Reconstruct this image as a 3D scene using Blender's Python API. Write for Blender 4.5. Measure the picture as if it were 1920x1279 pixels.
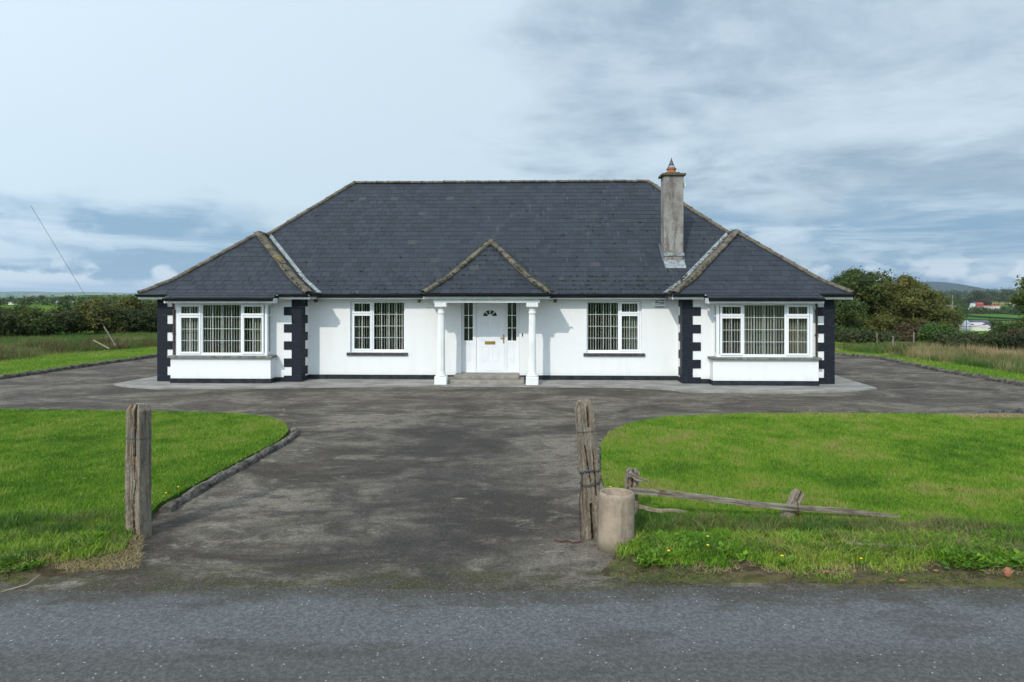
import bpy, math, random
import numpy as np
from mathutils import Vector, Matrix, Euler
for o in list(bpy.data.objects): bpy.data.objects.remove(o)
S = bpy.context.scene
COL = S.collection
R = math.radians
RNG = np.random.default_rng(7)
random.seed(7)

# ------------------------------------------------------------------ camera
cam = bpy.data.objects.new('camera', bpy.data.cameras.new('camera')); COL.objects.link(cam)
cam.location = (0, 0, 2.7); cam.rotation_euler = (R(90), 0, 0)
cam.data.sensor_width = 36; cam.data.lens = 24; cam.data.shift_y = -86.5/1920
cam.data.clip_start = .1; cam.data.clip_end = 30000
S.camera = cam
# ------------------------------------------------------------------ sun, world, exposure
SUN = Vector((.54, 1.18, -.95)).normalized()
sd = bpy.data.lights.new('sun', 'SUN'); sd.energy = 2.15; sd.angle = R(.6); sd.color = (1, .95, .87)
so = bpy.data.objects.new('sun', sd); COL.objects.link(so); so.rotation_euler = SUN.to_track_quat('-Z', 'Y').to_euler()
so.location = (-20, -20, 30)
S.view_settings.view_transform = 'Standard'; S.view_settings.look = 'None'
S.view_settings.exposure = 0.2; S.view_settings.gamma = 1; S.view_settings.use_curve_mapping = False

class NT:
    """small helper for node trees"""
    def __init__(s, tree): s.t = tree; s.n = tree.nodes; s.l = tree.links
    def node(s, typ, **kw):
        n = s.n.new(typ)
        for k, v in kw.items(): setattr(n, k, v)
        return n
    def inp(s, n, key, v):
        if v is None: return
        if isinstance(v, bpy.types.NodeSocket): s.l.new(v, n.inputs[key])
        else:
            if hasattr(n.inputs[key].default_value, '__len__') and not hasattr(v, '__len__'): v = [v]*len(n.inputs[key].default_value)
            if hasattr(v, '__len__') and len(n.inputs[key].default_value) == 4 and len(v) == 3: v = (*v, 1)
            n.inputs[key].default_value = v
    def math(s, op, a, b=None, c=None, clamp=False):
        n = s.node('ShaderNodeMath', operation=op, use_clamp=clamp); s.inp(n, 0, a); s.inp(n, 1, b); s.inp(n, 2, c); return n.outputs[0]
    def noise(s, vec, scale, detail=4, rough=.55, dist=0):
        n = s.node('ShaderNodeTexNoise'); s.inp(n, 'Vector', vec); s.inp(n, 'Scale', scale); s.inp(n, 'Detail', detail); s.inp(n, 'Roughness', rough); s.inp(n, 'Distortion', dist); return n.outputs['Fac']
    def ss(s, v, a, b, lo=0., hi=1.):
        n = s.node('ShaderNodeMapRange', interpolation_type='SMOOTHSTEP'); s.inp(n, 0, v); s.inp(n, 1, a); s.inp(n, 2, b); s.inp(n, 3, lo); s.inp(n, 4, hi); return n.outputs[0]
    def mix(s, f, a, b, blend='MIX'):
        n = s.node('ShaderNodeMix', data_type='RGBA', blend_type=blend); s.inp(n, 0, f); s.inp(n, 6, a); s.inp(n, 7, b); return n.outputs[2]
    def comb(s, x, y, z):
        n = s.node('ShaderNodeCombineXYZ'); s.inp(n, 0, x); s.inp(n, 1, y); s.inp(n, 2, z); return n.outputs[0]
    def sep(s, v):
        n = s.node('ShaderNodeSeparateXYZ'); s.inp(n, 0, v); return n.outputs
    def attr(s, name, out='Fac'): return s.node('ShaderNodeAttribute', attribute_name=name).outputs[out]
    def vor(s, vec, scale, feature='F1', out='Distance', rnd=1):
        n = s.node('ShaderNodeTexVoronoi', feature=feature); s.inp(n, 'Vector', vec); s.inp(n, 'Scale', scale); s.inp(n, 'Randomness', rnd); return n.outputs[out]
    def vmul(s, v, m):
        n = s.node('ShaderNodeVectorMath', operation='MULTIPLY'); s.inp(n, 0, v); s.inp(n, 1, m); return n.outputs[0]
    def bump(s, h, strength=.3, dist=.01, normal=None):
        n = s.node('ShaderNodeBump'); s.inp(n, 'Height', h); s.inp(n, 'Strength', strength); s.inp(n, 'Distance', dist)
        if normal is not None: s.inp(n, 'Normal', normal)
        return n.outputs[0]

w = bpy.data.worlds.new('World'); S.world = w; w.use_nodes = True
T = NT(w.node_tree); T.n.clear()
sky = T.node('ShaderNodeTexSky', sky_type='NISHITA', sun_disc=False)
sky.sun_elevation = R(36); sky.sun_rotation = math.atan2(-SUN.x, -SUN.y); sky.altitude = 80; sky.dust_density = 1.5
bgs = T.node('ShaderNodeBackground'); T.l.new(sky.outputs[0], bgs.inputs[0]); bgs.inputs[1].default_value = .1
tc = T.node('ShaderNodeTexCoord').outputs['Generated']
X, Y, Z = T.sep(tc)
Zp = T.math('MAXIMUM', Z, 0.0)
den = T.math('ADD', Zp, .10)
pl = T.comb(T.math('DIVIDE', X, den), T.math('DIVIDE', Y, den), 0)
n1 = T.noise(pl, .62, 10, .60, .45)
n2 = T.noise(pl, 2.3, 9, .62, .5)
right = T.ss(X, -.18, .22)
# grey cloud sheets (heavier to the right), clear bright veil to the left
gv = T.math('ADD', n1, T.math('MULTIPLY', right, .30))
gv = T.math('ADD', gv, T.math('MULTIPLY', T.math('SUBTRACT', n2, .5), .42))
grey = T.ss(gv, .58, .88)
grey = T.math('MULTIPLY', grey, .9)
veil = T.mix(T.ss(Zp, .0, .30), (.54, .68, .78), (.58, .70, .79))
gcol = T.mix(T.ss(T.noise(pl, 1.15, 9, .62, .6), .38, .66), (.27, .375, .485), (.46, .575, .675))
c = T.mix(grey, veil, gcol)
# streaky layers low down
st = T.noise(T.vmul(tc, (3.4, 3.4, 26)), 1.4, 8, .66, .5)
low = T.ss(T.math('ADD', Zp, T.math('MULTIPLY', T.math('SUBTRACT', T.noise(T.vmul(tc, (5, 5, 10)), 1.2, 5, .55), .5), .13)), .135, .085)
lowc = T.mix(T.ss(st, .44, .66), (.21, .36, .52), (.46, .60, .72))
c = T.mix(T.math('MULTIPLY', low, .92), c, lowc)
# cumulus puffs on the horizon
pu = T.noise(T.vmul(tc, (9, 9, 16)), 1.9, 7, .5, .1)
env = T.math('MULTIPLY', T.ss(Zp, .062, .028), T.ss(Zp, .004, .02))
puff = T.math('MULTIPLY', T.ss(pu, .50, .60), env)
c = T.mix(T.math('MULTIPLY', puff, .8), c, (.66, .76, .84))
pu2 = T.noise(T.vmul(tc, (5, 5, 9)), 1.5, 8, .52, .2)
env2 = T.math('MULTIPLY', T.ss(Zp, .12, .085), T.ss(Zp, .03, .07))
c = T.mix(T.math('MULTIPLY', T.math('MULTIPLY', T.ss(pu2, .47, .62), env2), .7), c, (.58, .70, .81))
# haze right at the horizon; whole vault gets brighter towards the sun and the zenith, as an overcast does
sunv = T.node('ShaderNodeVectorMath', operation='DOT_PRODUCT'); T.l.new(tc, sunv.inputs[0]); sunv.inputs[1].default_value = (-SUN.x, -SUN.y, -SUN.z)
glow = T.math('MULTIPLY', T.math('POWER', T.math('MAXIMUM', T.math('MULTIPLY_ADD', sunv.outputs['Value'], .5, .5), 0.), 2.2), 1.5)
glow = T.math('ADD', glow, 1.0)
c = T.mix(1.0, c, T.comb(glow, glow, glow), 'MULTIPLY')
bgc = T.node('ShaderNodeBackground'); T.l.new(c, bgc.inputs[0]); bgc.inputs[1].default_value = .95
mx = T.node('ShaderNodeMixShader'); mx.inputs[0].default_value = .93
T.l.new(bgs.outputs[0], mx.inputs[1]); T.l.new(bgc.outputs[0], mx.inputs[2])
T.l.new(mx.outputs[0], T.node('ShaderNodeOutputWorld').inputs[0])

# ------------------------------------------------------------------ materials
def newmat(name):
    m = bpy.data.materials.new(name); m.use_nodes = True
    t = NT(m.node_tree); p = t.n['Principled BSDF']; return m, t, p
def obj_co(t): return t.node('ShaderNodeTexCoord').outputs['Object']
def world_co(t): return t.node('ShaderNodeNewGeometry').outputs['Position']
def simple(name, c1, c2=None, scale=8, rough=.6, bump=.15, bscale=40, spec=.5, metal=0, sx=(1,1,1), dist=.005):
    m, t, p = newmat(name); co = t.vmul(world_co(t), sx)
    c2 = c2 or tuple(x*.8 for x in c1)
    f = t.ss(t.noise(co, scale, 5, .6), .32, .68)
    t.inp(p, 'Base Color', t.mix(f, c1, c2)); p.inputs['Roughness'].default_value = rough
    p.inputs['Specular IOR Level'].default_value = spec; p.inputs['Metallic'].default_value = metal
    if bump: t.inp(p, 'Normal', t.bump(t.noise(co, bscale, 4), bump, dist))
    return m
M = {}
# white render wall: slight roughcast, faint grime streaks
m, t, p = newmat('white_render'); co = world_co(t)
st = t.noise(t.vmul(co, (2.2, 2.2, .35)), 1.6, 5, .6)
x_, y_, z_ = t.sep(co)
base = t.mix(t.ss(st, .45, .8), (.75, .75, .735), (.71, .71, .69))
low = t.math('MULTIPLY', t.ss(t.math('ADD', z_, t.math('MULTIPLY', t.noise(co, 5, 4), .25)), .5, .26), .5)
base = t.mix(low, base, (.60, .59, .53))
base = t.mix(t.math('MULTIPLY', t.ss(t.noise(co, 3.3, 6, .7), .66, .74), .35), base, (.5, .5, .46))
run = t.math('MULTIPLY', t.ss(t.noise(t.vmul(co, (7, 7, .5)), 1.9, 6, .7), .56, .68), t.ss(z_, .95, .35))
base = t.mix(t.math('MULTIPLY', run, .14), base, (.46, .46, .40))
base = t.mix(t.math('MULTIPLY', t.ss(t.noise(t.vmul(co, (3, 3, .8)), 1.3, 6, .7), .55, .7), .12), base, (.58, .59, .56))
t.inp(p, 'Base Color', base); p.inputs['Roughness'].default_value = .85
t.inp(p, 'Normal', t.bump(t.math('ADD', t.noise(co, 120, 3), t.math('MULTIPLY', t.noise(co, 7, 4), 2.5)), .3, .006)); M['wall'] = m
M['upvc'] = simple('white_upvc', (.80, .81, .82), (.76, .77, .78), 2, .3, 0)
M['paint'] = simple('white_paint', (.80, .80, .785), (.66, .66, .63), 5, .55, .12, 60)
M['colpaint'] = simple('flaking_white_paint', (.78, .78, .76), (.70, .70, .675), 3, .6, .12, 50)
M['fascia'] = simple('fascia_white', (.72, .74, .72), (.60, .62, .60), 4, .45, 0)
M['gutter'] = simple('black_gutter', (.006, .006, .007), (.010, .010, .011), 6, .5, 0, spec=.2)
M['pipe_brown'] = simple('brown_downpipe', (.035, .022, .02), (.05, .035, .03), 6, .4, 0)
M['plinth'] = simple('plinth_paint', (.010, .013, .019), (.026, .030, .036), 5, .6, .2, 60, spec=.2)
m, t, p = newmat('quoin_paint'); co = world_co(t)
f = t.ss(t.noise(co, 14, 6, .7), .54, .74)
t.inp(p, 'Base Color', t.mix(f, (.011, .014, .021), (.04, .046, .056))); p.inputs['Specular IOR Level'].default_value = .2; p.inputs['Roughness'].default_value = .6
t.inp(p, 'Normal', t.bump(t.noise(co, 60, 4), .35, .006)); M['quoin'] = m
M['sill_dark'] = simple('dark_sill', (.014, .015, .018), (.07, .068, .065), 12, .7, .2, 50)
M['sill_stone'] = simple('weathered_sill', (.10, .095, .08), (.22, .21, .18), 7, .8, .3, 40)
M['step'] = simple('step_concrete', (.30, .275, .23), (.19, .175, .15), 5, .9, .3, 40)
M['slateunder'] = simple('slate_joint', (.12, .14, .17), (.08, .095, .115), 6, .8, 0)
# slates
m, t, p = newmat('fibre_slate'); co = world_co(t)
rnd = t.node('ShaderNodeObjectInfo').outputs['Random']
tint = t.math('FRACT', t.math('ADD', rnd, t.attr('tint')))
a = t.mix(tint, (.0185, .0225, .030), (.029, .0355, .046))
pat = t.noise(co, .9, 5, .6)
a = t.mix(t.math('MULTIPLY', t.ss(pat, .45, .7), .5), a, (.032, .036, .045))
lich = t.noise(co, 2.6, 8, .75)
a = t.mix(t.math('MULTIPLY', t.ss(lich, .60, .70), .6), a, (.072, .070, .062))
a = t.mix(t.math('MULTIPLY', t.ss(t.noise(t.vmul(co, (2, 2, .6)), 1.9, 8, .75), .58, .66), .6), a, (.014, .015, .016))
a = t.mix(t.math('MULTIPLY', t.ss(tint, .985, .995), .4), a, (.07, .062, .056))
a = t.mix(t.math('MULTIPLY', t.ss(t.noise(t.vmul(co, (3, .8, .8)), 1.7, 4), .6, .75), .35), a, (.075, .095, .115))
t.inp(p, 'Base Color', a); p.inputs['Roughness'].default_value = .62; p.inputs['Specular IOR Level'].default_value = .28
t.inp(p, 'Normal', t.bump(t.noise(co, 45, 4), .2, .004)); M['slate'] = m
m, t, p = newmat('ridge_concrete'); co = world_co(t)
a = t.mix(t.ss(t.noise(co, 6, 5, .7), .4, .62), (.14, .115, .085), (.055, .048, .036))
a = t.mix(t.ss(t.noise(co, 13, 5, .7), .58, .68), a, (.19, .175, .14))
a = t.mix(t.ss(t.noise(co, 2.2, 5, .7), .56, .66), a, (.17, .13, .045))
t.inp(p, 'Base Color', a); p.inputs['Roughness'].default_value = .95
t.inp(p, 'Normal', t.bump(t.noise(co, 30, 5, .7), .6, .02)); M['ridge'] = m
M['flash'] = simple('lead_flashing', (.30, .33, .33), (.11, .125, .13), 9, .55, .2, 30)
M['moss'] = simple('roof_moss', (.018, .018, .010), (.05, .055, .015), 5, 1, 0)
m, t, p = newmat('chimney_render'); co = world_co(t)
f1 = t.math('ADD', t.math('MULTIPLY', t.noise(t.vmul(co, (2.4, 2.4, .5)), 1.7, 7, .65), .6), t.math('MULTIPLY', t.noise(co, 4, 7, .7), .4))
a = t.mix(t.ss(f1, .40, .62), (.27, .255, .235), (.13, .108, .095))
x_, y_, z_ = t.sep(co)
a = t.mix(t.math('MULTIPLY', t.ss(t.math('ADD', t.noise(t.vmul(co, (5, 5, 1.2)), 1.5, 7, .7), t.math('MULTIPLY', t.math('SUBTRACT', 5.2, z_), .07)), .55, .66), .75), a, (.10, .068, .056))
a = t.mix(t.ss(t.noise(co, 25, 4), .62, .7), a, (.42, .40, .36))
t.inp(p, 'Base Color', a); p.inputs['Roughness'].default_value = .95
t.inp(p, 'Normal', t.bump(t.noise(co, 50, 5, .7), .5, .01)); M['chim'] = m
M['chimcap'] = simple('chimney_cap_stone', (.12, .10, .05), (.06, .055, .035), 9, .95, .5, 30)
M['terra'] = simple('terracotta', (.42, .14, .055), (.28, .09, .04), 10, .8, .1)
M['steel'] = simple('dull_steel', (.14, .15, .17), (.06, .06, .07), 12, .45, .1, 20, metal=.5)
M['brass'] = simple('brass', (.45, .28, .08), (.35, .2, .05), 9, .35, 0, metal=.8)
m, t, p = newmat('window_glass')
g = t.node('ShaderNodeBsdfGlossy'); g.inputs[0].default_value = (1, 1, 1, 1); g.inputs[1].default_value = .02
tr = t.node('ShaderNodeBsdfTransparent'); tr.inputs[0].default_value = (.86, .88, .87, 1)
fr = t.node('ShaderNodeFresnel'); fr.inputs[0].default_value = 1.45
mxs = t.node('ShaderNodeMixShader'); t.l.new(t.math('MULTIPLY', fr.outputs[0], .6), mxs.inputs[0])
t.l.new(tr.outputs[0], mxs.inputs[1]); t.l.new(g.outputs[0], mxs.inputs[2]); t.l.new(mxs.outputs[0], t.n['Material Output'].inputs[0]); M['glass'] = m
M['darkglass'] = simple('obscured_glass', (.008, .014, .006), (.02, .025, .008), 14, .12, 0)
M['blind'] = simple('blind_fabric', (.86, .85, .80), (.80, .79, .74), 3, .8, 0)
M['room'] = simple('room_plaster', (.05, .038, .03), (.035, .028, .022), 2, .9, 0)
M['curtain'] = simple('yellow_curtain', (.50, .38, .15), (.34, .26, .13), 5, .9, 0)
M['curtain2'] = simple('pale_curtain', (.42, .46, .42), (.32, .35, .32), 5, .9, 0)
M['chairwood'] = simple('brown_chair_wood', (.20, .065, .03), (.10, .035, .02), 8, .4, 0)
M['black'] = simple('black_paint', (.01, .01, .012), (.015, .015, .018), 8, .5, 0)
M['print'] = simple('grey_print', (.10, .10, .11), (.2, .2, .21), 60, .6, 0)
# driveway: brown-grey worn tar with pale gritty patches
def tarmac(name, road):
    m, t, p = newmat(name); co = world_co(t); x_, y_, z_ = t.sep(co)
    big = t.noise(t.vmul(co, (.7, 1.1, 1)), .6, 8, .68, .8)
    mid = t.noise(t.vmul(co, (1, 1.4, 1)), 1.5, 8, .72, .4)
    fine = t.noise(co, 26, 5, .8)
    grit = t.noise(co, 95, 3, .75)
    if road:
        # tyre tracks: two dull bands along the lane, bluish chippings between
        band = t.ss(t.math('ABSOLUTE', t.math('SUBTRACT', y_, 5.62)), .22, .60)
        a = t.mix(band, (.108, .112, .115), (.085, .084, .080))
        a = t.mix(t.math('MULTIPLY', t.ss(mid, .42, .72), .5), a, (.085, .083, .076))
        edge = t.ss(t.math('ADD', y_, t.math('MULTIPLY', t.math('SUBTRACT', mid, .5), 1.5)), 5.88, 6.22)
        a = t.mix(t.math('MULTIPLY', edge, .75), a, (.054, .049, .037))
        patch = t.math('MULTIPLY', t.ss(t.noise(t.vmul(co, (.7, 2.6, 1)), 1.0, 5, .6), .54, .64), .55)
        a = t.mix(patch, a, (.060, .055, .050))
    else:
        a = t.mix(t.ss(big, .40, .60), (.045, .036, .028), (.165, .142, .112))
        a = t.mix(t.math('MULTIPLY', t.ss(mid, .50, .60), .8), a, (.068, .054, .043))
        a = t.mix(t.math('MULTIPLY', t.ss(t.noise(t.vmul(co, (.9, 1.9, 1)), 1.6, 8, .72, .6), .55, .66), .85), a, (.215, .188, .150))
        a = t.mix(t.math('MULTIPLY', t.ss(t.noise(t.vmul(co, (1, 1.5, 1)), 3.1, 7, .72, .4), .53, .62), .6), a, (.040, .032, .026))
        # well used lane down the middle stays darker
        lane = t.math('MULTIPLY', t.ss(t.math('ABSOLUTE', t.math('ADD', x_, t.math('ADD', 1.1, t.math('MULTIPLY', t.math('SUBTRACT', mid, .5), 3)))), 1.9, .6), t.ss(y_, 15.5, 13.5))
        a = t.mix(t.math('MULTIPLY', lane, t.ss(t.noise(co, 1.3, 7, .7, .4), .36, .56, .15, .75)), a, (.033, .029, .026))
        far = t.ss(y_, 15.2, 17)
        a = t.mix(t.math('MULTIPLY', far, t.math('MULTIPLY', t.ss(mid, .40, .58), .5)), a, (.075, .060, .048))
        # moss and humus along the road joint
        jn = t.math('MULTIPLY', t.ss(t.math('ADD', y_, t.math('MULTIPLY', mid, .5)), 7.2, 6.7), t.ss(t.noise(t.vmul(co, (1, 2.0, 1)), 2.4, 8, .7), .42, .56))
        a = t.mix(t.math('MULTIPLY', jn, .8), a, (.045, .043, .014))
        mo = t.ss(t.noise(t.vmul(co, (1.2, 3, 1)), 1.1, 6, .7), .66, .72)
        a = t.mix(t.math('MULTIPLY', mo, .6), a, (.07, .075, .022))
    a = t.mix(t.ss(fine, .42, .60), t.mix(1.0, a, (.76, .755, .75), 'MULTIPLY'), t.mix(1.0, a, (1.25, 1.24, 1.23), 'MULTIPLY'))
    a = t.mix(t.math('MULTIPLY', t.ss(grit, .54, .66), .42), a, t.mix(1.0, a, (2.1, 2.1, 2.1), 'MULTIPLY'))
    a = t.mix(t.math('MULTIPLY', t.ss(grit, .46, .36), .5), a, (.018, .018, .018))
    # odd white chippings
    v = t.vor(co, 17 if road else 9, 'F1'); rr = t.sep(t.vor(co, 17 if road else 9, 'F1', 'Color'))[0]
    ch = t.math('MULTIPLY', t.ss(v, .15 if road else .09, .08 if road else .05), t.math('GREATER_THAN', rr, .60 if road else .85))
    a = t.mix(t.math('MULTIPLY', ch, .75), a, (.45, .45, .44))
    t.inp(p, 'Base Color', a); p.inputs['Roughness'].default_value = .9; p.inputs['Specular IOR Level'].default_value = .3
    h = t.math('ADD', t.math('MULTIPLY', fine, .5), grit)
    t.inp(p, 'Normal', t.bump(h, .55, .012)); return m
M['drive'] = tarmac('worn_driveway', False); M['road'] = tarmac('road_tarmac', True)
m, t, p = newmat('path_concrete'); co = world_co(t)
a = t.mix(t.ss(t.noise(t.vmul(co, (1, 2, 1)), 1.1, 7, .65), .38, .62), (.285, .27, .245), (.18, .17, .15))
a = t.mix(t.ss(t.noise(co, 4, 6, .7), .58, .72), a, (.15, .14, .12))
t.inp(p, 'Base Color', a); p.inputs['Roughness'].default_value = .9
t.inp(p, 'Normal', t.bump(t.noise(co, 40, 5), .35, .008)); M['path'] = m
M['kerb'] = simple('kerb_concrete', (.14, .122, .10), (.034, .029, .023), 7, .95, .6, 28, dist=.012)
M['soilcrust'] = simple('verge_soil', (.060, .045, .028), (.12, .09, .058), 5, 1, .6, 30, dist=.02)
m, t, p = newmat('pipe_concrete'); co = obj_co(t); x_, y_, z_ = t.sep(co)
a = t.mix(t.ss(t.noise(co, 4, 7, .7), .36, .64), (.34, .265, .19), (.21, .165, .12))
a = t.mix(t.math('MULTIPLY', t.ss(t.noise(t.vmul(co, (9, 9, 1.2)), 1.6, 6, .7), .54, .66), .5), a, (.13, .105, .075))
a = t.mix(t.math('MULTIPLY', t.ss(t.math('ADD', z_, t.math('MULTIPLY', t.noise(co, 8, 5), .25)), .30, .10), .6), a, (.10, .095, .05))
a = t.mix(t.ss(t.noise(co, 60, 3, .6), .66, .72), a, (.45, .40, .33))
t.inp(p, 'Base Color', a); p.inputs['Roughness'].default_value = .95
t.inp(p, 'Normal', t.bump(t.noise(co, 45, 6, .75), .8, .008)); M['pipeconc'] = m
# lawn ground & field ground
m, t, p = newmat('lawn_soil'); co = world_co(t); x_, y_, z_ = t.sep(co)
n_ = t.noise(co, 2.2, 6, .65)
a = t.mix(t.ss(n_, .35, .65), (.050, .105, .012), (.085, .12, .022))
dirt = t.math('MULTIPLY', t.ss(y_, 7.7, 6.9), t.ss(t.noise(co, 2.8, 6, .65), .40, .56))
a = t.mix(dirt, a, t.mix(t.ss(t.noise(co, 9, 6, .7), .4, .6), (.150, .108, .064), (.050, .036, .022)))
edge_ = t.ss(t.math('ADD', y_, t.math('MULTIPLY', t.noise(co, 3, 5), .3)), 6.98, 6.80)
a = t.mix(edge_, a, t.mix(t.ss(t.noise(co, 7, 6, .7), .4, .6), (.115, .090, .052), (.048, .040, .022)))
moss = t.math('MULTIPLY', t.ss(t.math('ADD', y_, t.math('MULTIPLY', t.noise(co, 3, 5), .5)), 6.80, 6.62), t.ss(t.noise(t.vmul(co, (1, 3, 1)), 3.2, 7, .7), .44, .56))
a = t.mix(t.math('MULTIPLY', moss, .8), a, (.085, .09, .018))
t.inp(p, 'Base Color', a); p.inputs['Roughness'].default_value = 1; p.inputs['Specular IOR Level'].default_value = .1
t.inp(p, 'Normal', t.bump(t.noise(co, 30, 5, .7), .8, .03)); M['lawnbase'] = m
m, t, p = newmat('countryside'); co = world_co(t); x_, y_, z_ = t.sep(co)
near = t.mix(t.ss(t.noise(co, .12, 6, .6), .38, .62), (.065, .145, .016), (.105, .155, .028))
near = t.mix(t.math('MULTIPLY', t.ss(t.noise(co, .7, 6, .65), .55, .7), .6), near, (.15, .14, .045))
vc = t.vor(t.vmul(co, (1, .45, 0)), .0075, 'F1', 'Color'); vr = t.sep(vc)
ve = t.vor(t.vmul(co, (1, .45, 0)), .0075, 'DISTANCE_TO_EDGE', 'Distance')
fc = t.mix(vr[0], (.045, .12, .018), (.10, .165, .035))
fc = t.mix(t.math('GREATER_THAN', vr[1], .78), fc, (.20, .18, .075))
fc = t.mix(t.ss(ve, .045, .03), fc, (.012, .026, .010))
hill = t.ss(z_, 15, 40)
fc = t.mix(hill, fc, (.018, .032, .020))
a = t.mix(t.ss(y_, 330, 420), near, fc)
t.inp(p, 'Base Color', a); p.inputs['Roughness'].default_value = 1; p.inputs['Specular IOR Level'].default_value = 0
M['land'] = m
def leafmat(name, cols, trans=.35, rough=.55):
    m, t, p = newmat(name); ti = t.attr('tint')
    rp = t.node('ShaderNodeValToRGB'); e = rp.color_ramp.elements
    for i, cc in enumerate(cols):
        if i > 1: e.new(1.0)
    for i, cc in enumerate(cols): e[i].position = i/(len(cols)-1)
    for i, cc in enumerate(cols): e[i].color = (*cc, 1)
    t.l.new(ti, rp.inputs[0]); t.inp(p, 'Base Color', rp.outputs[0]); p.inputs['Roughness'].default_value = rough
    p.inputs['Specular IOR Level'].default_value = .25
    tl = t.node('ShaderNodeBsdfTranslucent'); t.l.new(rp.outputs[0], tl.inputs[0])
    ms = t.node('ShaderNodeMixShader'); ms.inputs[0].default_value = trans
    t.l.new(p.outputs[0], ms.inputs[1]); t.l.new(tl.outputs[0], ms.inputs[2]); t.l.new(ms.outputs[0], t.n['Material Output'].inputs[0])
    return m
M['grass'] = leafmat('lawn_grass', [(.33, .28, .11), (.26, .32, .05), (.175, .31, .022), (.12, .255, .015), (.065, .165, .012)], .3, .6)
M['longgrass'] = leafmat('long_verge_grass', [(.28, .21, .12), (.16, .17, .05), (.075, .155, .022), (.05, .115, .018), (.032, .078, .016)], .3, .6)
M['straw'] = leafmat('straw_grass', [(.42, .31, .17), (.34, .26, .13), (.20, .18, .07), (.08, .12, .03), (.10, .055, .03)], .3, .7)
M['weed'] = leafmat('weed_leaf', [(.16, .30, .02), (.12, .23, .02), (.075, .16, .02)], .3, .45)
M['oak'] = leafmat('dark_green_leaf', [(.13, .12, .022), (.075, .10, .017), (.043, .074, .014), (.026, .050, .011)], .22)
M['ash'] = leafmat('autumn_leaf', [(.20, .16, .035), (.145, .135, .03), (.095, .11, .024), (.055, .070, .018)], .25)
M['hedge'] = leafmat('hedge_leaf', [(.085, .082, .025), (.056, .066, .016), (.035, .052, .013), (.022, .036, .010)], .22)
M['bushgreen'] = leafmat('bright_bush_leaf', [(.085, .14, .02), (.055, .115, .016), (.03, .07, .012)], .25)
M['redbush'] = leafmat('russet_twigs', [(.115, .075, .035), (.080, .058, .025), (.05, .052, .02)], .2)
M['bramble'] = leafmat('bramble_leaf', [(.08, .08, .028), (.048, .064, .018), (.027, .042, .013)], .2)
M['edgeleaf'] = leafmat('yellowing_leaf', [(.26, .20, .025), (.11, .14, .02), (.045, .085, .015), (.03, .06, .012)], .3)
M['bark'] = simple('bark', (.07, .055, .04), (.035, .028, .02), 7, .95, .5, 12, sx=(1, 1, .25))
# weathered wood; 'rot' attribute marks torn rusty heartwood
m, t, p = newmat('weathered_wood'); co = obj_co(t)
gr = t.noise(t.vmul(co, (22, 22, 1.6)), 2.2, 7, .7, .25)
a = t.mix(t.ss(gr, .34, .66), (.27, .225, .165), (.095, .072, .048))
a = t.mix(t.ss(t.noise(co, 3, 5, .6), .50, .66), a, (.16, .145, .125))
a = t.mix(t.math('MULTIPLY', t.ss(t.noise(t.vmul(co, (3, 3, 1)), 3, 5, .7), .60, .70), .5), a, (.12, .12, .05))
rot = t.attr('rot')
a = t.mix(t.ss(rot, .15, .8), a, t.mix(t.ss(t.noise(t.vmul(co, (9, 9, 2)), 3, 4), .45, .6), (.022, .010, .006), (.17, .060, .015)))
t.inp(p, 'Base Color', a); p.inputs['Roughness'].default_value = .9
t.inp(p, 'Normal', t.bump(gr, .9, .012)); M['wood'] = m
m, t, p = newmat('silvered_rail'); co = obj_co(t)
gr = t.noise(t.vmul(co, (1.6, 24, 24)), 2.0, 7, .7, .25)
a = t.mix(t.ss(gr, .36, .64), (.27, .235, .185), (.08, .06, .04))
a = t.mix(t.ss(t.noise(co, 4, 5, .6), .56, .7), a, (.09, .06, .035))
t.inp(p, 'Base Color', a); p.inputs['Roughness'].default_value = .9
t.inp(p, 'Normal', t.bump(gr, .8, .01)); M['rail'] = m
M['rust'] = simple('rust', (.10, .030, .018), (.05, .018, .012), 20, .9, .3, 60)
M['wire'] = simple('wire_metal', (.05, .04, .035), (.08, .08, .08), 20, .6, 0)
M['yellow'] = simple('dandelion_yellow', (.75, .50, .01), (.65, .40, .01), 20, .8, 0)
M['blackplastic'] = simple('black_plastic', (.010, .011, .014), (.02, .022, .026), 8, .28, .5, 12, dist=.03)
M['brick'] = simple('broken_brick', (.30, .12, .06), (.20, .09, .05), 14, .95, .4, 40)
M['dry'] = simple('pale_dry_wood', (.33, .27, .19), (.2, .16, .1), 12, .9, .3, 40)
M['farwall'] = simple('far_cream_wall', (.60, .57, .49), (.5, .48, .42), .3, .9, 0)
M['farwhite'] = simple('far_white_wall', (.75, .75, .74), (.68, .68, .68), .3, .9, 0)
M['farroof'] = simple('far_slate_roof', (.05, .06, .075), (.07, .08, .09), .3, .8, 0)
M['pinkroof'] = simple('pale_pink_roof', (.50, .43, .43), (.42, .37, .37), .4, .8, 0)
M['redroof'] = simple('red_tin_roof', (.40, .05, .045), (.32, .06, .05), .4, .7, 0)
M['silo'] = simple('galvanised_silo', (.42, .46, .52), (.30, .33, .38), .8, .45, 0)
M['pole'] = simple('pole_wood', (.24, .21, .17), (.16, .14, .11), 3, .9, 0)

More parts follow.
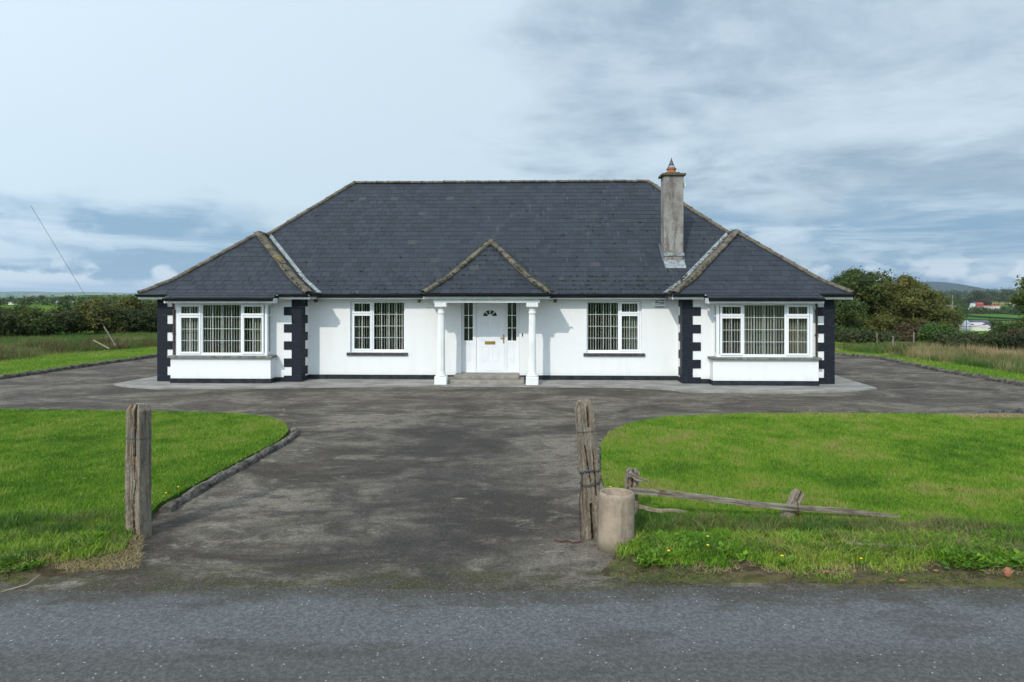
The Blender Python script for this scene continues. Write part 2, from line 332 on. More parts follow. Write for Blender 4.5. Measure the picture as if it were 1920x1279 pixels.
# ------------------------------------------------------------------ mesh helpers
def link(name, me, mat=None, parent=None):
    o = bpy.data.objects.new(name, me); COL.objects.link(o)
    if mat is not None and me is not None and not me.materials: me.materials.append(M[mat] if isinstance(mat, str) else mat)
    if parent is not None: o.parent = parent
    return o
def empty(name, loc=(0, 0, 0), rz=0, parent=None):
    o = bpy.data.objects.new(name, None); COL.objects.link(o); o.location = loc; o.rotation_euler = (0, 0, rz); o.empty_display_size = .2
    if parent: o.parent = parent
    return o
def tag(o, label=None, cat=None, group=None, kind=None):
    if label: o['label'] = label
    if cat: o['category'] = cat
    if group: o['group'] = group
    if kind: o['kind'] = kind
    return o
class MB:
    def __init__(s): s.v = []; s.f = []; s.smooth = False
    def quad(s, a, b, c, d): n = len(s.v); s.v += [a, b, c, d]; s.f.append((n, n+1, n+2, n+3)); return s
    def tri(s, a, b, c): n = len(s.v); s.v += [a, b, c]; s.f.append((n, n+1, n+2)); return s
    def box(s, x0, x1, y0, y1, z0, z1, mat=None):
        n = len(s.v); P = [(x, y, z) for z in (z0, z1) for y in (y0, y1) for x in (x0, x1)]
        if mat is not None: P = [tuple(mat @ Vector(q)) for q in P]
        s.v += P; s.f += [tuple(n+i for i in q) for q in ((0, 2, 3, 1), (4, 5, 7, 6), (0, 1, 5, 4), (2, 6, 7, 3), (0, 4, 6, 2), (1, 3, 7, 5))]; return s
    def loft(s, rings, cap=True):
        n = len(s.v); k = len(rings[0])
        for r in rings: s.v += [tuple(q) for q in r]
        for i in range(len(rings)-1):
            for j in range(k):
                a = n+i*k+j; b = n+i*k+(j+1) % k; s.f.append((a, b, b+k, a+k))
        if cap: s.f.append(tuple(n+j for j in range(k))[::-1]); s.f.append(tuple(n+(len(rings)-1)*k+j for j in range(k)))
        return s
    def tube(s, pts, r, k=8, cap=True):
        pts = [Vector(p) for p in pts]; rr = r if hasattr(r, '__len__') else [r]*len(pts); rings = []
        for i, p in enumerate(pts):
            d = (pts[min(i+1, len(pts)-1)]-pts[max(i-1, 0)]).normalized()
            u = d.orthogonal().normalized() if abs(d.z) > .95 else d.cross(Vector((0, 0, 1))).normalized()
            if i and rings: pass
            v = d.cross(u)
            rings.append([p+rr[i]*(math.cos(2*math.pi*j/k)*u+math.sin(2*math.pi*j/k)*v) for j in range(k)])
        return s.loft(rings, cap)
    def lathe(s, prof, k=20, cx=0, cy=0, cap=True):
        return s.loft([[(cx+r*math.cos(2*math.pi*j/k), cy+r*math.sin(2*math.pi*j/k), z) for j in range(k)] for r, z in prof], cap)
    def mesh(s, name):
        me = bpy.data.meshes.new(name); me.from_pydata([tuple(q) for q in s.v], [], s.f); me.validate(); me.update()
        if s.smooth: me.polygons.foreach_set('use_smooth', [True]*len(me.polygons))
        return me
    def build(s, name, mat, parent=None, smooth=False, bevel=0):
        s.smooth = smooth; o = link(name, s.mesh(name), mat, parent)
        if bevel: b = o.modifiers.new('bevel', 'BEVEL'); b.width = bevel; b.segments = 2; b.limit_method = 'ANGLE'
        return o
def npmesh(name, V, F, tint=None):
    """V (n,3), F (m,k) -> mesh; tint per vertex"""
    me = bpy.data.meshes.new(name); V = np.asarray(V, np.float32); F = np.asarray(F, np.int32); m_, k = F.shape
    me.vertices.add(len(V)); me.vertices.foreach_set('co', V.ravel())
    me.loops.add(m_*k); me.loops.foreach_set('vertex_index', F.ravel())
    me.polygons.add(m_); me.polygons.foreach_set('loop_start', np.arange(0, m_*k, k, dtype=np.int32)); me.polygons.foreach_set('loop_total', np.full(m_, k, np.int32))
    if tint is not None:
        at = me.attributes.new('tint', 'FLOAT', 'POINT'); at.data.foreach_set('value', np.asarray(tint, np.float32))
    me.update(calc_edges=True); return me
def poly_in(px, py, P):
    ins = np.zeros(len(px), bool); n = len(P)
    for i in range(n):
        x0, y0 = P[i]; x1, y1 = P[(i+1) % n]
        if y0 == y1: continue
        c_ = ((y0 > py) != (y1 > py)) & (px < (x1-x0)*(py-y0)/(y1-y0)+x0); ins ^= c_
    return ins
def vnoise(x, y, s, seed=0):
    """cheap smooth value noise 0..1"""
    x = np.asarray(x)*s+seed*17.3; y = np.asarray(y)*s+seed*7.7
    xi = np.floor(x).astype(int); yi = np.floor(y).astype(int); fx = x-xi; fy = y-yi; fx = fx*fx*(3-2*fx); fy = fy*fy*(3-2*fy)
    def h(a, b): r = np.sin(a*127.1+b*311.7+seed*74.7)*43758.5453; return r-np.floor(r)
    return (h(xi, yi)*(1-fx)+h(xi+1, yi)*fx)*(1-fy)+(h(xi, yi+1)*(1-fx)+h(xi+1, yi+1)*fx)*fy
def fbm(x, y, s, seed=0): return (vnoise(x, y, s, seed)*.55+vnoise(x, y, s*2.3, seed+1)*.3+vnoise(x, y, s*5.1, seed+2)*.15)

# ------------------------------------------------------------------ terrain
def terrain(x, y):
    x = np.asarray(x, float); y = np.asarray(y, float); D = np.hypot(x*.6, np.maximum(y, 0))
    zr = np.interp(D, [0, 33, 50, 78, 200, 370, 480, 760, 1200, 2500, 4000, 9000], [0, 0, -.7, -2.4, -9.5, -16, -14.5, -9.5, -4, -1, 0, 0])
    zl = np.interp(D, [0, 60, 200, 500, 820, 1200, 2500, 9000], [0, -.1, -2.2, -3.0, -1.8, -12, -45, -45])
    b = x/np.maximum(np.abs(y), 5); tt = np.clip((b-.25)/.18, 0, 1); tt = tt*tt*(3-2*tt)
    z = zl*(1-tt)+zr*tt
    g = lambda cx, cy, sx, sy, h: h*np.exp(-((x-cx)/sx)**2-((y-cy)/sy)**2)
    z = z+g(3090, 5000, 300, 500, 84)+g(2780, 5300, 420, 500, 46)+g(3900, 6200, 900, 500, 46)+g(4900, 6000, 700, 500, 34)
    z = z+g(-3600, 6800, 1900, 600, 52)+g(-5600, 7000, 1700, 600, 58)+g(-2000, 6500, 1100, 500, 46)+g(-720, 1250, 200, 150, 17)
    z = z+np.where(D > 90, (vnoise(x, y, .004, 3)-.5)*np.clip((D-90)/600, 0, 1)*5, 0)
    return z
def tz(x, y): return float(terrain(np.array([x]), np.array([y]))[0])
rad = np.concatenate([np.linspace(0, 60, 30), np.geomspace(66, 9000, 90)]); na = 220
ang = np.linspace(0, 2*np.pi, na, endpoint=False)
# finer spacing towards the view
ang = np.sort(np.concatenate([np.linspace(R(45), R(135), 300, endpoint=False), np.linspace(R(135), R(405), 90, endpoint=False)])); na = len(ang)
gx = (rad[:, None]*np.cos(ang)[None]); gy = (rad[:, None]*np.sin(ang)[None])
gz = terrain(gx, gy)-.06
V = np.stack([gx, gy, gz], -1).reshape(-1, 3)
i = np.arange(len(rad)-1)[:, None]; j = np.arange(na)[None]
F = np.stack(np.broadcast_arrays(i*na+j, (i+1)*na+j, (i+1)*na+(j+1) % na, i*na+(j+1) % na), -1).reshape(-1, 4)
gr = link('ground', npmesh('ground', V, F), 'land'); gr.data.polygons.foreach_set('use_smooth', [True]*len(gr.data.polygons)); tag(gr, kind='structure')

def sheet(name, P, z, mat, thick=0.0, kind='structure'):
    import bmesh
    bm = bmesh.new(); vs = [bm.verts.new((x, y, z)) for x, y in P]; f = bm.faces.new(vs)
    if f.normal.z < 0: f.normal_flip()
    if thick:
        r = bmesh.ops.extrude_face_region(bm, geom=[f]); 
        for v in r['geom']:
            if isinstance(v, bmesh.types.BMVert): v.co.z -= thick
    bmesh.ops.triangulate(bm, faces=[f for f in bm.faces if len(f.verts) > 4]); bmesh.ops.recalc_face_normals(bm, faces=bm.faces)
    me = bpy.data.meshes.new(name); bm.to_mesh(me); bm.free(); o = link(name, me, mat)
    if kind: o['kind'] = kind
    return o
rv = []; rf_ = []
for q in range(361):
    x = -90+180*q/360; rv += [(x, -1.5, .008), (x, 6.24+random.gauss(0, .014)+.035*math.sin(q*.9), .008)]
    if q: rf_.append((2*q-2, 2*q, 2*q+1, 2*q-1))
me = bpy.data.meshes.new('road'); me.from_pydata(rv, [], rf_); me.update(); tag(link('road', me, 'road'), kind='structure')
DR = [(-14, 6.2), (24, 6.2), (15.3, 17), (15.07, 20.09), (15.05, 24.3), (15.45, 29.0), (13.6, 31.5), (10, 38), (-10, 38), (-15.2, 33), (-15.46, 29.5), (-15.96, 25.2), (-16.3, 21.7), (-16.6, 17)]
sheet('driveway', DR, .004, 'drive')
PATH = [(-11.9, 20.35), (-11.0, 19.75), (-10.0, 19.43), (-7.06, 19.62), (-5.6, 19.8), (-2.28, 20.07), (.78, 19.9), (3.39, 19.75), (4.4, 19.3), (4.96, 18.75), (7.84, 18.6), (9.2, 18.9), (10.4, 19.45), (10.95, 26), (11.2, 35), (-11.2, 35), (-11.6, 22.3)]
sheet('footpath', PATH, .05, 'path', .06)
LL = [(-4.45, 8.6), (-4.28, 7.9), (-4.12, 7.35), (-4.0, 7.05), (-4.2, 6.85), (-4.6, 6.72), (-6, 6.62), (-14, 6.6), (-14, 15.8), (-11.7, 15.64), (-9.16, 15.43), (-7.4, 15.3), (-6.0, 15.07), (-5.2, 14.65), (-4.7, 14.1), (-4.32, 13.2), (-4.2, 12.26), (-4.3, 11.1), (-4.38, 9.8)]
RL = [(1.25, 7.02), (1.1, 7.15), (1.2, 8.2), (1.3, 9.9), (1.56, 12.0), (1.85, 13.04), (2.4, 13.95), (3.35, 14.72), (5.19, 15.08), (8, 15.1), (11.1, 14.85), (16, 14.6), (20, 14.4), (20, 6.75), (12, 6.8), (6, 6.76), (3, 6.82), (2, 6.9)]
sheet('lawn', LL, .07, 'lawnbase', .09); sheet('lawn', RL, .07, 'lawnbase', .09)
def verge(name, inner, outer):
    V_, F_ = [], []; m_ = 8; n_ = len(inner)
    for i in range(n_):
        for k in range(m_+1):
            f = k/m_; x = outer[i][0]+(inner[i][0]-outer[i][0])*f; y = outer[i][1]+(inner[i][1]-outer[i][1])*f
            V_.append((x, y, -.012+.090*(f**.6)+(random.uniform(-.010, .012) if 0 < k < m_ else 0)))
    for i in range(n_-1):
        for k in range(m_): a = i*(m_+1)+k; F_.append((a, a+1, a+m_+2, a+m_+1))
    me = bpy.data.meshes.new(name); me.from_pydata(V_, [], F_); me.update(); o = link(name, me, 'lawnbase'); tag(o, kind='structure')
xs_ = np.linspace(0, 1, 90)
verge('roadside_verge', [(1.12+q*19, 7.03-.22*min(1, q*8)+.02*math.sin(q*60)) for q in xs_], [(.82+q*19.3, 6.30+random.gauss(0, .018)+.05*math.sin(q*23)+.22*max(0, 1-q*22)) for q in xs_])
verge('roadside_verge', [(-14+q*9.9, 6.63+.40*max(0, q-.9)*10) for q in xs_], [(-14+q*10.05, 6.24+random.gauss(0, .018)+.04*math.sin(q*17)+.62*max(0, (q-.88)/.12)**1.6) for q in xs_])
# mown strips behind the kerbs left and right of the house
VL = [(-16.1, 17), (-16.45, 21.7), (-16.1, 25.2), (-15.6, 29.5), (-15.3, 33), (-17, 38), (-22, 38), (-20.5, 30), (-20.8, 26), (-21.5, 20), (-21.5, 17)]
VR = [(15.25, 17), (15.22, 20.1), (15.2, 24.3), (15.6, 29.1), (13.8, 31.7), (12, 38), (18, 40), (18.5, 33), (17.3, 27.5), (17.6, 23), (19.5, 17)]
sheet('grass_verge', VL, .05, 'lawnbase', .07); sheet('grass_verge', VR, .05, 'lawnbase', .07)

# ------------------------------------------------------------------ grass blades
def blades(name, px, py, pz, h, wd, lean, tint, mat, label, parent=None, seg=1):
    n = len(px); a = RNG.uniform(0, 2*np.pi, n); la = RNG.uniform(0, 2*np.pi, n)
    h = h*RNG.uniform(.55, 1.15, n); wd = wd*RNG.uniform(.7, 1.2, n); ln = lean*RNG.uniform(.2, 1.3, n)*h
    dx, dy = np.cos(a)*wd/2, np.sin(a)*wd/2; lx, ly = np.cos(la)*ln, np.sin(la)*ln
    b0 = np.stack([px-dx, py-dy, pz], -1); b1 = np.stack([px+dx, py+dy, pz], -1)
    if seg == 1:
        tp = np.stack([px+lx, py+ly, pz+h*np.sqrt(np.maximum(.1, 1-(ln/h)**2*.5))], -1)
        V = np.stack([b0, b1, tp], 1).reshape(-1, 3); F = np.arange(3*n).reshape(-1, 3); tt = np.repeat(tint, 3)
    else:
        m0 = np.stack([px-dx*.8+lx*.35, py-dy*.8+ly*.35, pz+h*.6], -1); m1 = np.stack([px+dx*.8+lx*.35, py+dy*.8+ly*.35, pz+h*.6], -1)
        tp = np.stack([px+lx, py+ly, pz+h*.92], -1)
        V = np.stack([b0, b1, m0, m1, tp], 1).reshape(-1, 3); k = np.arange(n)[:, None]*5
        F = np.concatenate([k+np.array([[0, 1, 3]]), k+np.array([[0, 3, 2]]), k+np.array([[2, 3, 4]])], 0); tt = np.repeat(tint, 5)
    o = link(name, npmesh(name, V, F, np.clip(tt, 0, 1)), mat, parent); tag(o, label, 'grass', kind='stuff'); return o
def scatter(P, n, dens=None):
    P = np.array(P); lo, hi = P.min(0), P.max(0); X = RNG.uniform(lo[0], hi[0], n); Y = RNG.uniform(lo[1], hi[1], n)
    k = poly_in(X, Y, P); X, Y = X[k], Y[k]
    k = np.abs(X) < (np.maximum(Y, 1)*.80+1.0); X, Y = X[k], Y[k]      # what the camera and a step aside can see
    if dens is not None: k = RNG.uniform(0, 1, len(X)) < dens(X, Y); X, Y = X[k], Y[k]
    return X, Y
def lawn_cover(P, n, label, left):
    dens = lambda x, y: np.clip((9.5/np.maximum(y, 5))**1.3, 0, 1)*np.where((y < 7.5) & (fbm(x, y, 1.6, 5) < .46), .35, 1)*np.clip((y-6.6)/.35, .05, 1)
    X, Y = scatter(P, n, dens)
    g = fbm(X, Y, .8, 1); g2 = fbm(X, Y, 3.5, 9)
    t_ = .52+(g-.5)*1.0+(g2-.5)*.85+RNG.normal(0, .17, len(X)) + (.12 if left else .04)
    t_ = np.where(RNG.uniform(0, 1, len(X)) < .04, .05, t_)
    far = np.clip(Y/8, 1, 2.2)
    return blades('lawn_grass', X, Y, np.full(len(X), .068), .052*np.ones(len(X)), .0085*far, .7, t_, 'grass', label)
lawn_cover(LL, 520000, 'short bright green mown grass on the lawn left of the gateway', True)
lawn_cover(RL, 950000, 'short bright green mown grass on the lawn right of the gateway', False)
for P, lab in ((VL, 'mown grass strip left of the house beside the drive kerb'), (VR, 'mown grass strip right of the house beside the drive kerb')):
    X_, Y_ = scatter(P, 60000)
    t_ = .5+(fbm(X_, Y_, .8, 4)-.5)*.8+RNG.normal(0, .12, len(X_))
    blades('verge_grass', X_, Y_, np.full(len(X_), .048), .06, .022, .7, t_, 'grass', lab)
# long tufty grass along the road side of both lawns
def tufts(P, nt, per, h, wd, spread, mat, label, name='tufted_grass', tb=.5, hn=.5, seed=3, thr=.45, zoff=.06, seg=2, bright=1.1):
    X0, Y0 = scatter(P, nt); k = fbm(X0, Y0, hn, seed) > thr; X0, Y0 = X0[k], Y0[k]; n = len(X0)
    X = np.repeat(X0, per)+RNG.normal(0, spread, n*per); Y = np.repeat(Y0, per)+RNG.normal(0, spread, n*per)
    hh = np.repeat(h*RNG.uniform(.5, 1.2, n), per); t_ = np.repeat(tb+(fbm(X0, Y0, .6, seed+5)-.5)*bright+RNG.normal(0, .12, n), per)+RNG.normal(0, .08, n*per)
    return blades(name, X, Y, terrain(X, Y)+zoff, hh, wd, .75, t_, mat, label, seg=seg)
tufts([(1.3, 6.85), (20, 6.7), (20, 7.9), (10, 8.0), (4.8, 7.85), (3, 7.9), (1.45, 8.1)], 6500, 30, .125, .009, .05, 'longgrass', 'longer tufty grass on the bank between right lawn and road', tb=.60, thr=.46, hn=1.1)
tufts([(-4.3, 6.9), (-4.6, 8.0), (-8, 8.2), (-12, 8), (-12, 6.6), (-5, 6.6)], 900, 34, .15, .009, .05, 'longgrass', 'longer tufty grass at the road end of left lawn', tb=.55)

def vz(x, y): return np.clip(-.012+.090*np.clip((y-6.3)/.5, .001, 1)**.6, 0, .075)
def verge_tufts(P, nt, per, h, label, tb, thr, seed):
    X0, Y0 = scatter(P, nt); k = fbm(X0, Y0, 1.5, seed)*.6+fbm(X0, Y0, 5, seed+2)*.4+(Y0-6.85)*.5 > thr; X0, Y0 = X0[k], Y0[k]; n = len(X0)
    X = np.repeat(X0, per)+RNG.normal(0, .035, n*per); Y = np.repeat(Y0, per)+RNG.normal(0, .03, n*per); hh = np.repeat(h*RNG.uniform(.35, 1.3, n)*np.clip((Y0-6.4)/.45, .25, 1), per)
    t_ = np.repeat(tb+(fbm(X0, Y0, 1.1, seed+5)-.5)*1.3+RNG.normal(0, .14, n), per)+RNG.normal(0, .1, n*per)
    return blades('verge_grass', X, Y, vz(X, Y), hh, .009, .9, t_, 'grass', label, seg=2)
verge_tufts([(1.0, 6.42), (20, 6.38), (20, 7.4), (1.2, 7.4)], 9500, 22, .095, 'fresh green weedy grass spilling down the right verge to the road', .55, .42, 41)
verge_tufts([(-4.2, 6.9), (-4.5, 6.6), (-5.2, 6.42), (-12, 6.32), (-12, 7.2), (-4.4, 7.4)], 4500, 22, .085, 'fresh green weedy grass spilling down the left verge to the road', .55, .40, 43)
# broad leaved weeds
def weeds(P, n, label, size=.07, thr=.5, seed=11):
    X0, Y0 = scatter(P, n); k = fbm(X0, Y0, 1.4, seed) > thr; X0, Y0 = X0[k], Y0[k]; Vs, Ts = [], []
    for x, y in zip(X0, Y0):
        s = size*random.uniform(.6, 1.5); kk = random.randint(7, 12); tt = random.random()
        for q in range(kk):
            a = random.uniform(0, 6.28); d = random.uniform(0, .06); e = random.uniform(.1, 1.1); L = s*random.uniform(.7, 1.5); wv = L*.28
            bx, by, bz = x+math.cos(a)*d, y+math.sin(a)*d, float(vz(x, y))+random.uniform(0, .04)
            dx, dy, dz = math.cos(a)*math.cos(e), math.sin(a)*math.cos(e), math.sin(e); nx, ny = -math.sin(a), math.cos(a)
            Vs += [(bx, by, bz), (bx+dx*L*.5+nx*wv, by+dy*L*.5+ny*wv, bz+dz*L*.55), (bx+dx*L, by+dy*L, bz+dz*L*.8), (bx+dx*L*.5-nx*wv, by+dy*L*.5-ny*wv, bz+dz*L*.55)]
            Ts += [min(1, max(0, tt+random.gauss(0, .2)))]*4
    F = np.arange(len(Vs)).reshape(-1, 4); return tag(link('weeds', npmesh('weeds', Vs, F, Ts), 'weed'), label, 'weeds', kind='stuff')
weeds([(1.2, 6.58), (20, 6.55), (20, 7.35), (1.3, 7.35)], 6500, 'broad leaved weeds along the road edge of the right verge', .048, .45)
weeds([(-4.55, 6.62), (-4.8, 7.0), (-9, 7.1), (-12, 6.9), (-12, 6.3), (-5, 6.35)], 3500, 'low bright weeds at road corner of the left lawn', .03, .28)
# dead grass and crumbs along the verge
X_, Y_ = scatter([(1.0, 6.45), (20, 6.3), (20, 7.2), (1.1, 7.2)], 26000, lambda x, y: (fbm(x, y, 2, 21) > .5)*1.)
blades('dead_grass', X_, Y_, np.full(len(X_), .06), .05, .008, 1.6, RNG.uniform(0, .35, len(X_)), 'straw', 'dead tan grass lying on the right verge by the road')
X_, Y_ = scatter([(-3.6, 6.6), (-4.2, 6.5), (-5.2, 7.0), (-5.2, 7.9), (-4.4, 8.1), (-4.0, 7.4)], 9000)
blades('dead_grass', X_, Y_, np.full(len(X_), .055), .06, .008, 1.6, RNG.uniform(0, .5, len(X_)), 'straw', 'dead brown grass round the foot of the left gate post')

X_, Y_ = scatter([(.9, 6.35), (20, 6.3), (20, 6.95), (1.1, 7.0)], 90000, lambda x, y: (fbm(x, y, 3, 31) > .45)*.8)
blades('moss_litter', X_, Y_, .02+.05*np.clip((Y_-6.3)/.5, 0, 1), .028, .007, 1.6, RNG.uniform(.05, .7, len(X_)), 'longgrass', 'short moss and dead stalks along the right road edge')
X_, Y_ = scatter([(-12, 6.28), (-4.6, 6.35), (-4.0, 6.9), (-4.2, 7.1), (-12, 6.85)], 16000, lambda x, y: (fbm(x, y, 3, 33) > .42)*.8)
blades('moss_litter', X_, Y_, .02+.05*np.clip((Y_-6.3)/.5, 0, 1), .03, .007, 1.6, RNG.uniform(0, .8, len(X_)), 'longgrass', 'short moss and dead stalks along the left road edge')
# rough pasture left and right
tufts([(-20.3, 27), (-20.5, 31), (-17, 37), (-12, 38), (-12, 44), (-24, 40), (-34, 36), (-34, 28)], 4000, 22, .42, .022, .14, 'straw', 'rough straw grass and docks beyond the left mown strip', 'rough_grass', tb=.62, thr=.50, zoff=-.05, seg=1)
tufts([(-20, 26.5), (-17, 36), (-20, 50), (-50, 46), (-44, 26)], 9000, 20, .28, .026, .25, 'longgrass', 'green pasture grass in front of the left hedge', 'pasture_grass', tb=.45, thr=.3, zoff=-.06, seg=1)
tufts([(-20.2, 22), (-20.4, 28), (-19.4, 32.3), (-17, 34), (-13, 37), (-13, 42), (-24, 40), (-34, 36), (-34, 28)], 6000, 24, .36, .022, .14, 'longgrass', 'coarse green grass beyond the left mown strip', 'rough_grass', tb=.6, thr=.35, zoff=-.05, seg=1)
tufts([(17.3, 21), (16.9, 27.5), (16.2, 31), (13.4, 34), (15, 38), (21, 32), (26, 28), (27, 21)], 8000, 24, .4, .022, .13, 'longgrass', 'coarse green grass mixed through the straw on the right', 'rough_grass', tb=.5, thr=.42, zoff=-.05, seg=1, seed=8, bright=1.4)
tufts([(17.3, 21), (17.0, 27.5), (16.2, 31), (13, 34), (15, 38), (21, 32), (26, 28), (27, 21)], 4300, 24, .52, .020, .13, 'straw', 'tall pale straw coloured grass beyond the right mown strip', 'straw_grass', tb=.16, thr=.44, zoff=-.05, seg=1, bright=1.0, hn=.35)
tufts([(-20.4, 24), (-20.3, 28), (-19.4, 32.3), (-17, 35), (-20, 38), (-32, 33), (-32, 26)], 420, 60, .62, .05, .22, 'straw', 'brown dock and scrub clumps in the left rough grass', 'scrub', tb=.82, thr=.44, zoff=-.05, seg=1, hn=.8)
tufts([(17.6, 24), (17.2, 28), (15.5, 35), (18, 40), (30, 34), (28, 24)], 300, 50, .6, .05, .2, 'straw', 'brown dock and scrub clumps in the right rough grass', 'scrub', tb=.8, thr=.5, zoff=-.05, seg=1, hn=.8)
tufts([(18, 31), (16, 38), (22, 60), (48, 60), (30, 34)], 9000, 20, .28, .026, .25, 'longgrass', 'green pasture grass below the trees on the right', 'pasture_grass', tb=.45, thr=.35, zoff=-.06, seg=1)
# ------------------------------------------------------------------ the bungalow
YAW = -.0344
H = empty('bungalow', (-.6326, 21.3565, 0), YAW)
tag(H, 'white rendered bungalow with dark slate hipped roof and two bay windows', 'house')
def wallgrid(x0, x1, z0, z1, y, th, openings):
    """upright wall facing -y with real openings and reveals"""
    b = MB(); xs = sorted({x0, x1, *[v for o in openings for v in o[:2]]}); zs = sorted({z0, z1, *[v for o in openings for v in o[2:]]})
    hole = lambda a, c: any(o[0] <= a <= o[1] and o[2] <= c <= o[3] for o in openings)
    for i in range(len(xs)-1):
        for k in range(len(zs)-1):
            if hole((xs[i]+xs[i+1])/2, (zs[k]+zs[k+1])/2): continue
            a, c, d, e = xs[i], xs[i+1], zs[k], zs[k+1]
            b.quad((a, y, d), (c, y, d), (c, y, e), (a, y, e)); b.quad((c, y+th, d), (a, y+th, d), (a, y+th, e), (c, y+th, e))
    for o in openings:
        a, c, d, e = o
        b.quad((a, y, d), (a, y, e), (a, y+th, e), (a, y+th, d)); b.quad((c, y, e), (c, y, d), (c, y+th, d), (c, y+th, e))
        b.quad((a, y, e), (c, y, e), (c, y+th, e), (a, y+th, e)); b.quad((c, y, d), (a, y, d), (a, y+th, d), (c, y+th, d))
    b.quad((x0, y, z0), (x0, y, z1), (x0, y+th, z1), (x0, y+th, z0)); b.quad((x1, y, z1), (x1, y, z0), (x1, y+th, z0), (x1, y+th, z1))
    b.quad((x0, y, z1), (x1, y, z1), (x1, y+th, z1), (x0, y+th, z1))
    return b
HM, WO = 5.774, 10.218; YW, YB = -.737, -1.146; BI, BO = 6.56, 9.61; ZT = 2.60; EX = .012
mw = [(-4.47, -2.74, .89, 2.50), (-.955, .86, .02, 2.50), (2.96, 4.66, .89, 2.50)]
wallgrid(-HM, HM, 0, ZT, 0, .30, mw).build('wall', 'wall', H)
for s in (-1, 1):
    a, b_ = sorted((s*HM, s*WO)); bi, bo = sorted((s*BI, s*BO))
    wallgrid(a, b_, 0, ZT, YW, .30, [(bi+.15, bo-.15, .62, 2.46)]).build('wall', 'wall', H)
    x0, x1 = sorted((s*HM, s*(HM+.30))); MB().box(x0, x1, YW+.30, -.001, 0, ZT).build('wall', 'wall', H)      # return of the wing
    x0, x1 = sorted((s*WO, s*(WO-.30))); MB().box(x0, x1, YW+.30, 9.0, 0, ZT).build('wall', 'wall', H)      # outer side wall
MB().box(-WO+.3, WO-.3, 8.7, 9.0, 0, ZT).build('wall', 'wall', H)
# rooms behind the glass
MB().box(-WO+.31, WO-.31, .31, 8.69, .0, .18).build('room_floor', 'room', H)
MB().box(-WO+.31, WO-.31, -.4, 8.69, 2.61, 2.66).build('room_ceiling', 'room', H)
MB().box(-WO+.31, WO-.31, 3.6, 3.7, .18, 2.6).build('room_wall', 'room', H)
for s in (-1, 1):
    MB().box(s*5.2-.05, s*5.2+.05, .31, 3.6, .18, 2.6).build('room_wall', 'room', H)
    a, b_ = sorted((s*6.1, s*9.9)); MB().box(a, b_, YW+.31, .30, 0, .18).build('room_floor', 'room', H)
# plinth band
def band(x0, x1, y, h=.19, d=EX): return MB().box(x0, x1, y-d, y-.002, .0, h)
band(-HM+EX, -1.15, 0).build('plinth', 'plinth', H); band(.9, HM-EX, 0).build('plinth', 'plinth', H)
for s in (-1, 1):
    for q in (((s*HM, s*(BI-.002))), ((s*(BO+.002), s*(WO+EX)))):
        a, b_ = sorted(q); band(a, b_, YW).build('plinth', 'plinth', H)
    a, b_ = sorted((s*(BI-EX), s*(BO+EX))); MB().box(a, b_, YB-EX, YB-.002, 0, .19).build('plinth', 'plinth', H)
    for q in ((BI-EX, BI-.002), (BO+.002, BO+EX)):
        a, b_ = sorted((s*q[0], s*q[1])); MB().box(a, b_, YB, YW-EX-.001, 0, .19).build('plinth', 'plinth', H)
    a, b_ = sorted((s*(HM-EX), s*(HM-.002))); MB().box(a, b_, YW-EX, -.0, 0, .19).build('plinth', 'plinth', H)
# quoins: dark blocks, long and short by turns round each corner
qh = .262; z0 = .0
def quoins(cx, y, sx, ret, ql=.5):
    """corner at cx, the face runs in direction sx; ret = return face goes back along +y"""
    k = 0; z = .0
    while z < ZT-.05:
        h = min(qh, ZT-.002-z); lf = ql if k % 2 == 0 else .29; lr = .32 if k % 2 == 0 else .55
        if k == 0: h = .24
        e = .022 if k % 2 == 0 else .021; bx = MB()
        x0, x1 = sorted((cx-sx*e, cx+sx*lf)); bx.box(x0, x1, y-e, y-.001, z+.002, z+h-.002)
        xa, xb = sorted((cx-sx*e, cx-sx*.001)); bx.box(xa, xb, y+.0, y+lr, z+.002, z+h-.002)
        bx.build('quoin', 'quoin', H, bevel=.004); z += h; k += 1
quoins(-WO, YW, 1, 1); quoins(WO, YW, -1, 1)
quoins(-HM, YW, -1, 1, .53); quoins(HM, YW, 1, 1, .53)

# ---- windows
def lattice(b, x0, x1, z0, z1, nx, nz, y, w_=.022, d=.012):
    for i in range(1, nx): x = x0+(x1-x0)*i/nx; b.box(x-w_/2, x+w_/2, y, y+d, z0, z1)
    for k in range(1, nz):
        z = z0+(z1-z0)*k/nz
        for i in range(nx):
            a = x0+(x1-x0)*i/nx+(w_/2 if i else 0); c_ = x0+(x1-x0)*(i+1)/nx-(w_/2 if i < nx-1 else 0); b.box(a, c_, y+.0008, y+d-.0008, z-w_/2, z+w_/2)
def ring(b, x0, x1, z0, z1, w_, y, d, wb=None, wt=None):
    wb = wb or w_; wt = wt or w_
    b.box(x0, x0+w_, y, y+d, z0, z1); b.box(x1-w_, x1, y, y+d, z0, z1); b.box(x0+w_, x1-w_, y, y+d, z0, z0+wb); b.box(x0+w_, x1-w_, y, y+d, z1-wt, z1)
def blind(parent, x0, x1, z0, z1, y, ang=66, sp=.081, skip=0, seed=0):
    r = random.Random(seed); b = MB(); n = int((x1-x0)/sp)
    b.box(x0, x1, y-.02, y+.02, z1-.035, z1)
    for i in range(n):
        x = x0+sp*(i+.5); a = R(ang+6*math.sin(x*2.1+seed)+r.uniform(-4, 4)); hw = .043; t_ = .0015
        m_ = Matrix.Translation((x, y, 0)) @ Matrix.Rotation(a, 4, 'Z'); b.box(-hw, hw, -t_, t_, z0+r.uniform(0, .02), z1-.035, m_)
    return b.build('vertical_blind', 'blind', parent)
